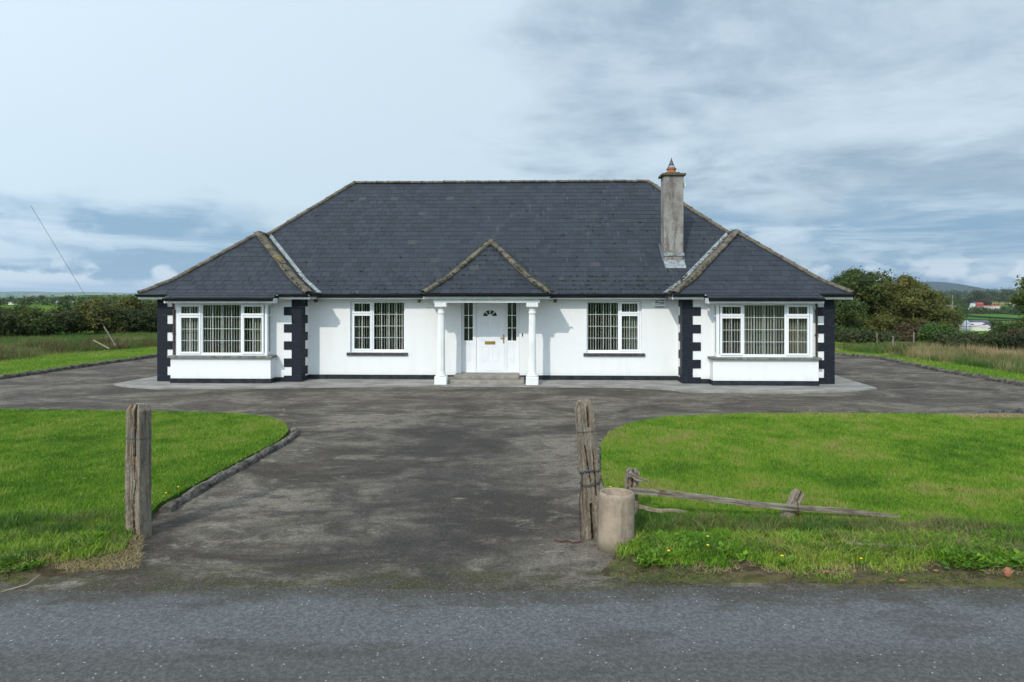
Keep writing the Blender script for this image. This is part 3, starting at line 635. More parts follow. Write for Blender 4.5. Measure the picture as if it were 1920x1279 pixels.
def curtain(parent, x0, x1, z0, z1, y, mat):
    b = MB(); n = 40; P_ = []
    for i in range(n+1):
        x = x0+(x1-x0)*i/n; P_.append((x, y+.035*math.sin(i*1.25)+.01*math.sin(i*.37)))
    for i in range(n):
        (xa, ya), (xb, yb) = P_[i], P_[i+1]; b.quad((xa, ya, z0), (xb, yb, z0), (xb, yb, z1), (xa, ya, z1)); b.quad((xb, yb+.004, z0), (xa, ya+.004, z0), (xa, ya+.004, z1), (xb, yb+.004, z1))
    return b.build('curtain', mat, parent, smooth=True)
def sash(par, x0, x1, z0, z1, nx, nz, y, fw=.062):
    b = MB(); ring(b, x0, x1, z0, z1, fw, y-.022, .045); o = b.build('sash', 'upvc', par, bevel=.004)
    gx0, gx1, gz0, gz1 = x0+fw, x1-fw, z0+fw, z1-fw
    MB().box(gx0-.004, gx1+.004, y-.003, y+.003, gz0-.004, gz1+.004).build('pane', 'glass', par)
    g = MB(); lattice(g, gx0, gx1, gz0, gz1, nx, nz, y+.006); g.build('glazing_bar', 'upvc', par); return o
def fixed(par, x0, x1, z0, z1, nx, nz, y):
    MB().box(x0-.004, x1+.004, y-.003, y+.003, z0-.004, z1+.004).build('pane', 'glass', par)
    g = MB(); lattice(g, x0, x1, z0, z1, nx, nz, y+.006); g.build('glazing_bar', 'upvc', par)
def main_window(x0, x1, z0, z1, flip):
    y = .095; W = x1-x0; Hh = z1-z0; X_ = (lambda f: x0+W*f) if not flip else (lambda f: x1-W*f)
    b = MB(); fw = .042
    ring(b, x0+.001, x1-.001, z0+.001, z1-.001, fw, y-.005, .07, wb=.085)
    a, c_ = sorted((X_(.385), X_(.423))); b.box(a, c_, y-.004, y+.064, z0+.086, z1-fw-.001)
    wf = b.build('window', 'upvc', H, bevel=.003)
    s0, s1 = sorted((X_(.030), X_(.392))); zt = z0+Hh*.755
    sash(wf, s0, s1, zt+.004, z1-.012, 2, 1, y-.01); sash(wf, s0, s1, z0+.045, zt-.004, 2, 3, y-.01)
    f0, f1 = sorted((X_(.423), X_(.962))); fixed(wf, f0, f1, z0+.09, z1-.045, 4, 4, y+.02)
    bl0, bl1 = (x0+.02, x1-.02); blind(wf, x0+(.18 if not flip else .02), x1-.02, z0+.03, z1-.02, y+.16, ang=120 if not flip else 105, seed=int(x0*10))
    if not flip: curtain(wf, x0+.0, x0+.22, z0-.3, z1+.02, y+.26, 'curtain2')
    else: curtain(wf, x1-.35, x1, z0-.3, z1+.02, y+.3, 'curtain2')
    sl = MB().box(x0-.10, x1+.10, -.06, .09, z0-.095, z0-.004).build('window_sill', 'sill_dark', wf, bevel=.008)
    return wf
main_window(*mw[0], False); main_window(*mw[2], True)

def bay(s):
    bi, bo = sorted((s*BI, s*BO)); L = bi; Rr = bo
    # low wall with short returns
    b = MB(); b.box(L, Rr, YB, YB+.16, 0, .80); 
    b.box(L, L+.16, YB+.16, YW-.001, 0, .80); b.box(Rr-.16, Rr, YB+.16, YW-.001, 0, .80); b.build('bay_wall', 'wall', H, bevel=.006)
    # head above window
    b = MB().box(L+.14, Rr-.14, YB+.02, YW-.003, 2.45, 2.53); b.build('bay_head', 'fascia', H)
    x0, x1, z0, z1 = L+.15, Rr-.12, .875, 2.445
    if s > 0: x0, x1 = L+.12, Rr-.15
    y = YB+.05; W = x1-x0; Hh = z1-z0
    b = MB(); ring(b, x0, x1, z0, z1, .08, y, .075, wb=.085, wt=.045)
    for f0, f1 in ((.262, .290), (.708, .736)): b.box(x0+W*f0, x0+W*f1, y+.001, y+.074, z0+.086, z1-.046)
    wf = b.build('window', 'upvc', H, bevel=.003)
    zt = z0+Hh*.765
    for a, c_ in ((.035, .272), (.726, .963)):
        sash(wf, x0+W*a, x0+W*c_, zt+.004, z1-.035, 2, 1, y-.004); sash(wf, x0+W*a, x0+W*c_, z0+.05, zt-.004, 2, 3, y-.004)
    fixed(wf, x0+W*.290, x0+W*.708, z0+.086, z1-.046, 4, 4, y+.03)
    blind(wf, x0+.04, x1-.04, z0+.02, z1-.03, y+.16, ang=112-18*s, seed=3+s)
    curtain(wf, x1-.52, x1-.22, z0-.05, z1, y+.26, 'curtain'); curtain(wf, x1-.22, x1-.02, z0-.05, z1, y+.24, 'curtain2')
    curtain(wf, x0+.02, x0+.26, z0-.05, z1, y+.25, 'curtain2')
    # side lights of the bay
    for xs, dr in ((x0, -1), (x1, 1)):
        b = MB(); ya, yb = y+.076, YW-.003; xa, xb = sorted((xs, xs-dr*.07))
        b.box(xa, xb, ya, ya+.05, z0, z1); b.box(xa, xb, yb-.07, yb, z0, z1); b.box(xa, xb, ya+.05, yb-.07, z0, z0+.10); b.box(xa, xb, ya+.05, yb-.07, z1-.06, z1); b.box(xa+.002, xb-.002, ya+.05, yb-.07, zt-.03, zt+.03)
        sw = b.build('side_window', 'upvc', H)
        MB().box((xa+xb)/2-.003, (xa+xb)/2+.003, ya+.04, yb-.06, z0+.09, z1-.05).build('pane', 'glass', sw)
    b = MB(); b.box(L-.07, Rr+.07, YB-.09, YB+.12, .803, .872); b.box(L-.07, L+.15, YB+.12, YW-.04, .803, .872); b.box(Rr-.15, Rr+.07, YB+.12, YW-.04, .803, .872)
    b.build('window_sill', 'sill_stone', wf, bevel=.012)
bay(-1); bay(1)

# ---- front door with side lights
def dx(u): return -.955+(u-430)*.002666
def dz(v): return .252+(1030-v)*.002666
y = .14; b = MB(); b.box(-.953, .858, y, y+.07, .253, .30); b.box(-.953, .858, y, y+.07, 2.45, 2.498)
for u0, u1 in ((430, 457), (560, 600), (955, 972), (1075, 1109)): b.box(dx(u0)+(.002 if u0 == 430 else 0), dx(u1)-(.002 if u1 == 1109 else 0), y+.001, y+.069, .30, 2.45)
df = b.build('door_frame', 'upvc', H, bevel=.003)
for u0, u1 in ((457, 560), (972, 1075)):
    b = MB(); b.box(dx(u0), dx(u1), y+.02, y+.05, .30, dz(652)); c0, c1 = dx(u0+28), dx(u1-25)
    ring(b, c0, c1, dz(900), dz(705), .018, y+.012, .008); b.box(c0+.03, c1-.03, y+.014, y+.02, dz(892), dz(713)); b.box(dx(u0), dx(u1), y+.008, y+.02, dz(690), dz(654))
    slp = b.build('side_light', 'upvc', H, bevel=.002)
    MB().box(dx(u0), dx(u1), y+.033, y+.039, dz(651), 2.45).build('pane', 'darkglass', slp)
    g = MB(); lattice(g, dx(u0), dx(u1), dz(651), 2.45, 2, 3, y+.020, .02); g.build('glazing_bar', 'upvc', slp)
b = MB(); X0, X1 = dx(602), dx(953); b.box(X0, X1, y+.022, y+.062, .302, 2.448); b.box(dx(625), dx(935), y+.006, y+.022, dz(1000), dz(205))
for u0, u1, v0, v1 in ((655, 745, 652, 437), (780, 870, 652, 437), (662, 744, 895, 715), (788, 869, 895, 715)):
    ring(b, dx(u0), dx(u1), dz(v0), dz(v1), .014, y-.004, .010); b.box(dx(u0)+.032, dx(u1)-.032, y+.0, y+.006, dz(v0)+.032, dz(v1)-.032)
door = b.build('door', 'upvc', H, bevel=.002)
cx_, cz_ = dx(764), dz(362)
for q in range(4):
    a0, a1 = math.pi*(q/4)+.09, math.pi*((q+1)/4)-.09
    if q == 0: a0 = .02
    if q == 3: a1 = math.pi-.02
    A = [a0+(a1-a0)*i/6 for i in range(7)]; r0, r1 = .075, .215
    pts = [(cx_+r1*math.cos(a), cz_+r1*.86*math.sin(a)) for a in A]+[(cx_+r0*math.cos(a), cz_+r0*.8*math.sin(a)) for a in A[::-1]]
    b = MB(); n = len(pts); b.v = [(x, y+.001, z) for x, z in pts]+[(x, y+.006, z) for x, z in pts]
    for i in range(n): b.f.append((i, (i+1) % n, (i+1) % n+n, i+n))
    for i in range(6): b.f.append((i, n-1-i, n-2-i, i+1))
    b.build('fanlight_pane', 'darkglass', door)
b = MB(); ring(b, dx(703), dx(827), dz(697), dz(660), .012, y-.006, .012); b.box(dx(703)+.012, dx(827)-.012, y-.002, y+.006, dz(697)+.012, dz(660)-.012); b.build('letter_box', 'brass', door)
b = MB(); b.box(dx(918), dx(932), y-.006, y+.006, dz(685), dz(578)); b.box(dx(885), dx(926), y-.045, y-.030, dz(626), dz(616)); b.box(dx(921), dx(929), y-.045, y-.006, dz(626), dz(616)); b.build('door_handle', 'brass', door, bevel=.002)
MB().box(.945, .975, -.02, -.001, 1.40, 1.50).build('doorbell', 'black', H, bevel=.004)
# steps
MB().box(-1.12, .86, -.62, .139, .145, .25).build('step', 'step', H, bevel=.015)
MB().box(-1.32, 1.02, -1.02, -.016, 0, .143).build('step', 'step', H, bevel=.02)
# porch columns and beam
def column(cx):
    cy = -1.06; b = MB(); rings = []
    prof = [(.335, .125), (.36, .128), (.38, .120), (.42, .118), (1.1, .112), (1.8, .104), (2.12, .098), (2.15, .115), (2.19, .115), (2.21, .098), (2.28, .100)]
    k = 48
    for z, r in prof:
        fl = .006 if .42 <= z <= 2.12 else 0
        rings.append([(cx+(r-fl*(j % 3 == 0)*1.6)*math.cos(2*math.pi*j/k), cy+(r-fl*(j % 3 == 0)*1.6)*math.sin(2*math.pi*j/k), z) for j in range(k)])
    c_ = b.loft(rings).build('column', 'colpaint', H)
    MB().box(cx-.185, cx+.185, cy-.185, cy+.185, .0, .285).build('column_base', 'colpaint', c_, bevel=.02)
    b = MB(); b.lathe([(.15, .286), (.175, .30), (.165, .325), (.13, .334)], 32, cx, cy).build('column_ring', 'colpaint', c_, smooth=True)
    b = MB(); b.lathe([(.10, 2.281), (.155, 2.33), (.165, 2.345)], 32, cx, cy); b.box(cx-.175, cx+.175, cy-.175, cy+.175, 2.346, 2.47); b.build('capital', 'colpaint', c_, bevel=.008)
column(-1.44); column(1.27)
PC, PW, PY = -.075, 1.86, -1.36
MB().box(PC-1.57, PC+1.57, -1.24, -.88, 2.472, 2.585).build('porch_beam', 'fascia', H)
for s in (-1, 1): MB().box(PC+s*1.42-.13, PC+s*1.42+.13, -.878, -.002, 2.472, 2.585).build('porch_beam', 'fascia', H)
# small round soffit vents / lamps on wall heads, alarm box
for vx in (-5.55, -2.28, 1.98):
    b = MB(); b.lathe([(.0, .0), (.055, 0), (.06, .03), (.04, .05), (.0, .05)], 16)
    v_ = b.build('wall_vent', 'sill_stone', H, smooth=True); v_.location = (vx, -.001, 2.515); v_.rotation_euler = (R(90), 0, 0)
ab = MB().box(5.02, 5.40, -.07, -.002, 2.34, 2.57).build('alarm_box', 'upvc', H, bevel=.02)
b = MB()
for x0, x1, z0, z1 in ((5.07, 5.15, 2.50, 2.535), (5.18, 5.23, 2.50, 2.54), (5.25, 5.34, 2.50, 2.535), (5.07, 5.20, 2.44, 2.48), (5.21, 5.35, 2.425, 2.47), (5.07, 5.35, 2.395, 2.405)): b.box(x0, x1, -.075, -.0705, z0, z1)
b.build('box_print', 'print', ab)
MB().box(5.07, 5.35, -.062, -.01, 2.325, 2.339).build('sounder', 'black', ab)
for p_, q_ in (((-9.695, YW-.055), -1), ((9.695, YW-.055), 1)):
    x_0, y_0 = p_; sg = -q_
    b = MB(); b.tube([(x_0+sg*.18, y_0-.40, 2.58), (x_0+sg*.17, y_0-.38, 2.50), (x_0+sg*.02, y_0-.05, 2.34), (x_0, y_0, 2.26), (x_0, y_0, .2), (x_0-sg*.0, y_0-.07, .06)], .034, 10); dp = b.build('downpipe', 'pipe_brown', H, smooth=True)
    for z in (.6, 1.5, 2.2): MB().box(x_0-.045, x_0+.045, y_0-.04, YW-.001, z, z+.03).build('pipe_clip', 'pipe_brown', dp)

# ---- roof
Z0 = 2.745
def P(d): return np.where(d < .7, .62*d, .434+.846*(d-.7))
def Pinv(h): return h/.62 if h < .434 else .7+(h-.434)/.846
EO, EI = 10.6, 5.38; YE, YWE = -.40, -1.14; XA = (EO+EI)/2; DA = (EO-EI)/2; RX, RY = 5.65, 4.85; YBE = 10.1
under = MB(); K = .014
def z_(d): return float(Z0+P(d))-K
def facepoly(pts, b=under):
    n = len(b.v); b.v += pts; b.f.append(tuple(range(n, n+len(pts))))
# main front: split at the flare
d7 = .7
def mrow(d): # left boundary x of the main front face at depth d
    return -(EI+d) if d <= DA else -(XA-(d-DA)*(XA-RX)/(RY-YE-DA))
rows = [0, .7, DA, RY-YE]
for a, c_ in zip(rows[:-1], rows[1:]):
    b = under; b.quad((mrow(a), YE+a, z_(a)), (-mrow(a), YE+a, z_(a)), (-mrow(c_), YE+c_, z_(c_)), (mrow(c_), YE+c_, z_(c_)))
ZR = z_(RY-YE)
under.quad((-RX, RY, ZR), (RX, RY, ZR), (EO, YBE, z_(0)), (-EO, YBE, z_(0)))      # back
for s in (-1, 1):
    for a, c_ in ((0, d7), (d7, DA)):
        za, zc = z_(a), z_(c_); X_ = lambda v: s*v
        q = [(X_(EO-a), YWE+a, za), (X_(EI+a), YWE+a, za), (X_(EI+c_), YWE+c_, zc), (X_(EO-c_), YWE+c_, zc)]
        under.quad(*(q if s < 0 else q[::-1]))
        q = [(X_(EI+a), YWE+a, za), (X_(EI+a), YE+a, za), (X_(EI+c_), YE+c_, zc), (X_(EI+c_), YWE+c_, zc)]
        under.quad(*(q if s < 0 else q[::-1]))
    a = d7
    under.quad((s*EO, YWE, z_(0)), (s*(EO-a), YWE+a, z_(a)), (s*(EO-a), 6, z_(a)), (s*EO, 6, z_(0)))
    facepoly([(s*(EO-a), YWE+a, z_(a)), (s*XA, YWE+DA, z_(DA)), (s*XA, YE+DA, z_(DA)), (s*(EO-a), 6, z_(a))])
    facepoly([(s*XA, YE+DA, z_(DA)), (s*RX, RY, ZR), (s*(EO-a), 6, z_(a))])
    facepoly([(s*RX, RY, ZR), (s*EO, YBE, z_(0)), (s*EO, 6, z_(0)), (s*(EO-a), 6, z_(a))])
    # bay skirt carries the front slope on down over the bay
    under.quad((s*(BI-.22), YB-.36, 2.62-K), (s*(BO+.0), YB-.36, 2.62-K), (s*(BO+.0), YWE+.02, Z0-K+.004), (s*(BI-.22), YWE+.02, Z0-K+.004))
# porch roof
PA = 1.0/1.0; DPR = Pinv(1.69); KS = DPR/PW; YPA = PY+DPR; YPM = YE+DPR
for a, c_ in ((0, d7), (d7, DPR)):
    za, zc = z_(a)+.012, z_(c_)+.012; xa, xc = PW-a/KS, PW-c_/KS
    under.quad((PC-xa, PY+a, za), (PC+xa, PY+a, za), (PC+xc, PY+c_, zc), (PC-xc, PY+c_, zc))
    for s in (-1, 1):
        under.quad((PC+s*xa, PY+a, za), (PC+s*xa, YE+a, za), (PC+s*xc, YE+c_, zc), (PC+s*xc, PY+c_, zc))
roof = under.build('roof', 'slateunder', H)
# soffit deck closing the eaves
def soffit(x0, x1, y0, y1, z=2.59): MB().box(x0, x1, y0, y1, z, z+.02).build('soffit', 'fascia', H)
soffit(-EI+.03, PC-PW-.0, YE+.04, -.002); soffit(PC+PW, EI-.03, YE+.04, -.002); soffit(PC-PW+.03, PC+PW-.03, PY+.05, -.002, 2.588)
for s in (-1, 1):
    a, b_ = sorted((s*(EI+.03), s*(EO-.03))); soffit(a, b_, YWE+.04, YW-.002)
    a, b_ = sorted((s*(EI+.03), s*(HM-.002))); soffit(a, b_, YW-.001, YE+.038)
    a, b_ = sorted((s*(WO+.002), s*(EO-.03))); soffit(a, b_, YW-.001, 9.3)
    a, b_ = sorted((s*(BI-.18), s*(BO-.04))); soffit(a, b_, YB-.30, YWE+.038, 2.47)
# gutters (half round) and fascia boards
def gutter(p0, p1, out, z=2.705, fz=(2.570, 2.69)):
    p0 = Vector((*p0, 0)); p1 = Vector((*p1, 0)); o_ = Vector((*out, 0)); rr = .066; ring_ = []; k = 8
    sec = [(-rr, .018)]+[(-rr*math.cos(math.pi*i/k), -rr*math.sin(math.pi*i/k)) for i in range(k+1)]+[(rr, .018), (rr-.006, .018)]+[((rr-.006)*math.cos(math.pi*i/k), -(rr-.006)*math.sin(math.pi*i/k)) for i in range(k+1)]+[(-rr+.006, .018)]
    cen = o_*.048
    rings = [[p+cen+o_*a+Vector((0, 0, z+c_)) for a, c_ in sec] for p in (p0, p1)]
    MB().loft(rings).build('gutter', 'gutter', H)
    t0, t1 = p0-o_*.018, p1-o_*.018; b = MB(); q = [p0-o_*.016, p1-o_*.016, p1-o_*.036, p0-o_*.036]
    b.loft([[v+Vector((0, 0, fz[0])) for v in q], [v+Vector((0, 0, fz[1])) for v in q]]).build('fascia', 'fascia', H)
gutter((-EI, YE), (PC-PW+.04, YE), (0, -1)); gutter((PC+PW-.04, YE), (EI, YE), (0, -1))
gutter((PC-PW+.0, PY), (PC+PW-.0, PY), (0, -1), 2.715, (2.585, 2.70))
for s in (-1, 1):
    gutter((PC+s*(PW-.02), PY), (PC+s*(PW-.02), YE), (s, 0), 2.715, (2.585, 2.70))
    gutter((s*EI, YWE), (s*(BI-.26), YWE), (0, -1)); gutter((s*(BO+.04), YWE), (s*EO, YWE), (0, -1))
    gutter((s*EI, YWE), (s*EI, YE-.02), (-s, 0)); gutter((s*EO, YWE), (s*EO, 9.5), (s, 0))
    gutter((s*(BI-.22), YB-.36), (s*BO, YB-.36), (0, -1), 2.585, (2.455, 2.58))
    for xx, sg in ((BI-.22, -s), (BO, s)):
        MB().box(s*xx-.015, s*xx+.015, YB-.34, YWE-.03, 2.455, 2.60).build('fascia', 'fascia', H)
# ---- slates
def clip(poly, pl):
    """poly [(x,y)], pl (a,b,c): keep a*x+b*y+c>=0"""
    a, b, c_ = pl; out = []
    for i in range(len(poly)):
        p0, p1 = poly[i], poly[(i+1) % len(poly)]; d0 = a*p0[0]+b*p0[1]+c_; d1 = a*p1[0]+b*p1[1]+c_
        if d0 >= 0: out.append(p0)
        if (d0 >= 0) != (d1 >= 0): t = d0/(d0-d1); out.append((p0[0]+t*(p1[0]-p0[0]), p0[1]+t*(p1[1]-p0[1])))
    return out
def edge(p, q):   # half plane left of p->q in (u, s) space
    return (-(q[1]-p[1]), q[0]-p[0], (q[1]-p[1])*p[0]-(q[0]-p[0])*p[1])
S7 = .7*math.sqrt(1+.62**2); CS2 = math.sqrt(1+.846**2)
def s_of(d, pr=True): return d*math.sqrt(1+.62**2) if d < .7 else S7+(d-.7)*CS2
def d_of(s): return s/math.sqrt(1+.62**2) if s < S7 else .7+(s-S7)/CS2
slate_rec = []   # (verts top 3D list, whole?, centre)
def slate_face(origin, udir, inward, region, scale_d=1.0, prof=None, zoff=0., jag=1, w_=.30, g=.25):
    """region: convex polygon in (u, d) - u along the eave, d horizontal distance in from the eave"""
    if prof is None: prof = lambda d: float(P(max(d, 0)*scale_d)) if d > 0 else .62*d
    o3 = Vector(origin); u3 = Vector(udir); n3 = Vector(inward)
    umin = min(p[0] for p in region); umax = max(p[0] for p in region); dmax = max(p[1] for p in region)
    area = sum(region[i][0]*region[(i+1) % len(region)][1]-region[(i+1) % len(region)][0]*region[i][1] for i in range(len(region)))
    reg = region if area > 0 else region[::-1]; planes = [edge(reg[i], reg[(i+1) % len(reg)]) for i in range(len(reg))]
    # walk up the slope in equal arc length
    ds = [-.035 if zoff >= 0 else 0]; d = 0
    levels = [-.03]; s_ = 0; dd = 0
    while levels[-1] < dmax:
        d = levels[-1]; tgt = g; step = .004
        while tgt > 0:
            dz_ = prof(d+step)-prof(d); tgt -= math.hypot(step, dz_); d += step
        levels.append(d)
    for k in range(len(levels)-1):
        d0, d1 = levels[k], levels[k+1]+.015; off = (k % 2)*w_/2
        u = math.floor(umin/w_)*w_-w_/2+off
        while u < umax:
            j = random.gauss(0, .003); dj = random.gauss(0, .004)-(random.uniform(.01, .035) if random.random() < .02 and k > 0 else 0); poly = [(u+.005+j, max(d0+dj, -.04)), (u+w_-.005+j, max(d0+dj, -.04)), (u+w_-.005+j, d1), (u+.005+j, d1)]
            A0 = poly
            for pl in planes:
                if len(poly) < 3: break
                poly = clip(poly, pl)
            whole = len(poly) == 4 and all(abs(a[0]-b[0])+abs(a[1]-b[1]) < 1e-6 for a, b in zip(poly, A0))
            if len(poly) >= 3:
                top = []
                for (uu, dd) in poly:
                    f = (dd-d0)/(d1-d0); lift = .012*(1-f)+.003; zz = prof(dd) if not whole else prof(d0)+(prof(d1)-prof(d0))*f
                    top.append(o3+u3*uu+n3*dd+Vector((0, 0, zz+lift+zoff+random.gauss(0, .0007))))
                slate_rec.append((top, whole and k > 0))
            u += w_
fr = lambda s: [(-EI, 0), (EI, 0)]
slate_face((0, YE, Z0), (1, 0, 0), (0, 1, 0), [(-EI, -.04), (EI, -.04), (XA, DA), (RX, RY-YE), (-RX, RY-YE), (-XA, DA)])
for s in (-1, 1):
    x0, x1 = sorted((s*EI, s*EO))
    slate_face((0, YWE, Z0), (1, 0, 0), (0, 1, 0), [(x0, -.04), (x1, -.04), (s*XA, DA)])
    # inner slope of the wing: u runs along y
    slate_face((s*EI, 0, Z0), (0, 1, 0), (s, 0, 0), [(YWE, -.0), (YE, 0.), (YE+DA, DA), (YWE+DA, DA)], jag=0)
    slate_face((s*EO, 0, Z0), (0, 1, 0), (-s, 0, 0), [(YWE, 0), (YWE+DA, DA), (YE+DA, DA), (3.2, DA), (3.2, 0)])
    x0, x1 = sorted((s*(BI-.22), s*(BO)))
    slate_face((0, YB-.36, 2.62), (1, 0, 0), (0, 1, 0), [(x0, -.04), (x1, -.04), (x1, .42), (x0, .42)], prof=lambda d: .36*d, g=.2)
slate_face((PC, PY, Z0+.014), (1, 0, 0), (0, 1, 0), [(-PW, -.04), (PW, -.04), (0, DPR)])
for s in (-1, 1):
    slate_face((PC+s*PW, 0, Z0+.014), (0, 1, 0), (-s, 0, 0), [(PY, 0), (YE+.03, 0), (YPM+.03, PW), (YPA, PW)], scale_d=KS)
# split: 300 nearest whole slates are parts, the rest one part
camL = Matrix.Rotation(-YAW, 4, 'Z') @ (Vector((0, 0, 2.7))-Vector((-.6326, 21.3565, 0)))
def solid(b, top, th=.007, O=Vector((0, 0, 0))):
    n = len(b.v); k = len(top); nn = (top[1]-top[0]).cross(top[2]-top[0])
    if nn.z < 0: top = top[::-1]
    b.v += [tuple(p-O) for p in top]+[tuple(p-O-Vector((0, 0, th))) for p in top]
    b.f.append(tuple(range(n, n+k)))
    for i in range(k): b.f.append((n+i, n+k+i, n+k+(i+1) % k, n+(i+1) % k))
vis = [(r, i) for i, r in enumerate(slate_rec) if r[1]]
def cen(top): c_ = Vector((0, 0, 0)); [c_.__iadd__(p) for p in top]; return c_/len(top)
def facing(top):
    n_ = (top[1]-top[0]).cross(top[2]-top[0]).normalized(); n_ = n_ if n_.z > 0 else -n_; c_ = cen(top); v = (camL-c_); return max(0, n_.dot(v.normalized()))/v.length_squared
order = sorted(vis, key=lambda q: -facing(q[0][0])); chosen = set(i for _, i in order[:300])
cache = {}; rest = MB(); rt = []
for i, (top, whole) in enumerate(slate_rec):
    if i in chosen:
        c_ = cen(top); key = tuple(tuple(round(x/.006) for x in (p-c_)) for p in top)
        if key not in cache: b = MB(); solid(b, top, O=c_); cache[key] = b.mesh('slate'); cache[key].materials.append(M['slate'])
        o = bpy.data.objects.new('slate', cache[key]); COL.objects.link(o); o.parent = roof; o.location = c_
    else:
        n0 = len(rest.v); solid(rest, top); rt += [random.random()]*(len(rest.v)-n0)
me = rest.mesh('slates'); at = me.attributes.new('tint', 'FLOAT', 'POINT')
at.data.foreach_set('value', np.array(rt[:len(me.vertices)], np.float32)); ro = link('slates', me, 'slate', roof); ro['kind'] = 'stuff'
# ---- ridge and hip tiles
tile_cache = {}
def tile_mesh(L, wd=.13, up=.075):
    key = (round(L, 3), wd)
    if key not in tile_cache:
        b = MB(); k = 7; th = .018; sec = []
        for i in range(k+1): a = math.pi*i/k; sec.append((-wd*math.cos(a), up*math.sin(a)**.7-.02))
        inner = [(x*.86, z-th) for x, z in sec[::-1]]; full = sec+inner
        rings = [[(0, x*1.06, z+.008) for x, z in full], [(.05, x*1.06, z+.008) for x, z in full], [(.052, x, z) for x, z in full], [(L, x*.97, z-.006) for x, z in full]]
        b.loft(rings); m_ = b.mesh('ridge_tile'); m_.materials.append(M['ridge']); tile_cache[key] = m_
    return tile_cache[key]
def tile_run(pts, L=.44, wd=.105, lift=.012):
    pts = [Vector(p) for p in pts]
    for a, c_ in zip(pts[:-1], pts[1:]):
        dist = (c_-a).length; n = max(1, round(dist/L)); st_ = dist/n; d = (c_-a).normalized()
        xax = d; yax = Vector((0, 0, 1)).cross(d).normalized(); zax = xax.cross(yax)
        for i in range(n):
            p = a+d*(i*st_)+Vector((0, 0, lift+random.gauss(0, .004)))
            m_ = Matrix((xax, yax, zax)).transposed().to_4x4() @ Matrix.Rotation(random.gauss(0, .018), 4, 'Z') @ Matrix.Rotation(random.gauss(0, .012), 4, 'X')
            o = bpy.data.objects.new('ridge_tile', tile_mesh(st_+.01, wd)); COL.objects.link(o); o.parent = roof; o.matrix_local = Matrix.Translation(p) @ m_
ze = lambda d: float(Z0+P(d))
tile_run([(-RX, RY, ze(RY-YE)), (RX, RY, ze(RY-YE))], wd=.11)
for s in (-1, 1):
    A_ = (s*XA, YWE+DA, ze(DA))
    tile_run([(s*EO, YWE, Z0+.01), (s*(EO-.7), YWE+.7, ze(.7)), A_])
    tile_run([(s*EI, YWE, Z0+.01), (s*(EI+.7), YWE+.7, ze(.7)), A_], wd=.15)
    tile_run([A_, (s*XA, YE+DA, ze(DA)-.01)])
    tile_run([(s*XA, YE+DA, ze(DA)), (s*RX, RY, ze(RY-YE))])
    tile_run([(PC+s*PW, PY, Z0+.02), (PC+s*(PW-.7/KS), PY+.7, ze(.7)+.014), (PC, YPA, ze(DPR)+.014)], wd=.11, L=.36)
tile_run([(PC, YPA, ze(DPR)+.01), (PC, YPM, ze(DPR)+.005)], wd=.12)
# ---- valley flashings: a folded strip lying along each valley
def valley(p0, pm, p1, dmain, dside, name='valley_flashing', w_=.10):
    b = MB()
    for a, c_ in ((p0, pm), (pm, p1)):
        a = Vector(a); c_ = Vector(c_)
        for dv in (dmain, dside):
            dv = Vector(dv); q = [a, c_, c_+dv*w_, a+dv*w_]; q = [v+Vector((0, 0, .035)) for v in q]
            solid(b, q, .006)
    b.build(name, 'flash', roof)
for s in (-1, 1):
    sl_ = Vector((-s, .0, .0)); 
    valley((s*EI, YE, ze(0)), (s*(EI+.7), YE+.7, ze(.7)), (s*XA, YE+DA, ze(DA)), (-s*1.0, 0, 0), (0, -.6, 0), w_=.13)
    valley((PC+s*PW, YE, ze(0)), (PC+s*(PW-.7/KS), YE+.7, ze(.7)), (PC, YPM, ze(DPR)), (s*1.0, 0, 0), (0, -.6, 0), w_=.10)
# ---- moss lumps
b = MB(); rm = random.Random(5)
def lump(x, y_, z, r, fl=.5):
    n = len(b.v); k = 5
    for j in range(k): a = 6.283*j/k+rm.random(); q = r*rm.uniform(.7, 1.3); b.v.append((x+q*math.cos(a)*1.5, y_+q*math.sin(a)*.6, z+q*math.sin(a)*.5))
    b.v.append((x, y_-r*.5, z+r*fl)); b.f += [(n+j, n+(j+1) % k, n+k) for j in range(k)]
for q in range(330):
    d = rm.uniform(0, 5.0) if rm.random() < .45 else rm.uniform(0, .9); k_ = round(s_of(d)/.25); d = d_of(k_*.25); hw = -mrow(min(d, 5.2)); x = rm.uniform(-hw, hw)
    if rm.random() < .55 and x < 2: x = rm.uniform(2, max(2.1, hw-.1))
    lump(x, YE+d-.03, ze(d)+.018, rm.uniform(.012, .036))
for q in range(120):
    d = rm.uniform(0, DPR); d = d_of(round(s_of(d)/.25)*.25); hw = PW-d/KS; x = PC+rm.uniform(-hw, hw); lump(x, PY+d-.03, ze(d)+.03, rm.uniform(.010, .030))
for s in (-1, 1):
    for q in range(100):
        d = rm.uniform(0, DA); d = d_of(round(s_of(d)/.25)*.25); hw = DA-d; x = s*XA+rm.uniform(-hw, hw); lump(x, YWE+d-.03, ze(d)+.018, rm.uniform(.005, .018))
    for (pa, pb, n_) in (((s*EI, YWE, Z0), (s*XA, YWE+DA, ze(DA)), 110), ((PC+s*PW, PY, Z0), (PC, YPA, ze(DPR)), 120)):
        for q in range(n_):
            t_ = rm.random()**1.3; p = Vector(pa).lerp(Vector(pb), t_); sd_ = rm.choice((-1, 1)); lump(p.x+sd_*.13*(-s if sd_ > 0 else -s), p.y+rm.uniform(-.14, .0), p.z+.015+rm.uniform(-.03, .05), rm.uniform(.012, .036))
b.build('moss', 'moss', roof)['kind'] = 'stuff'
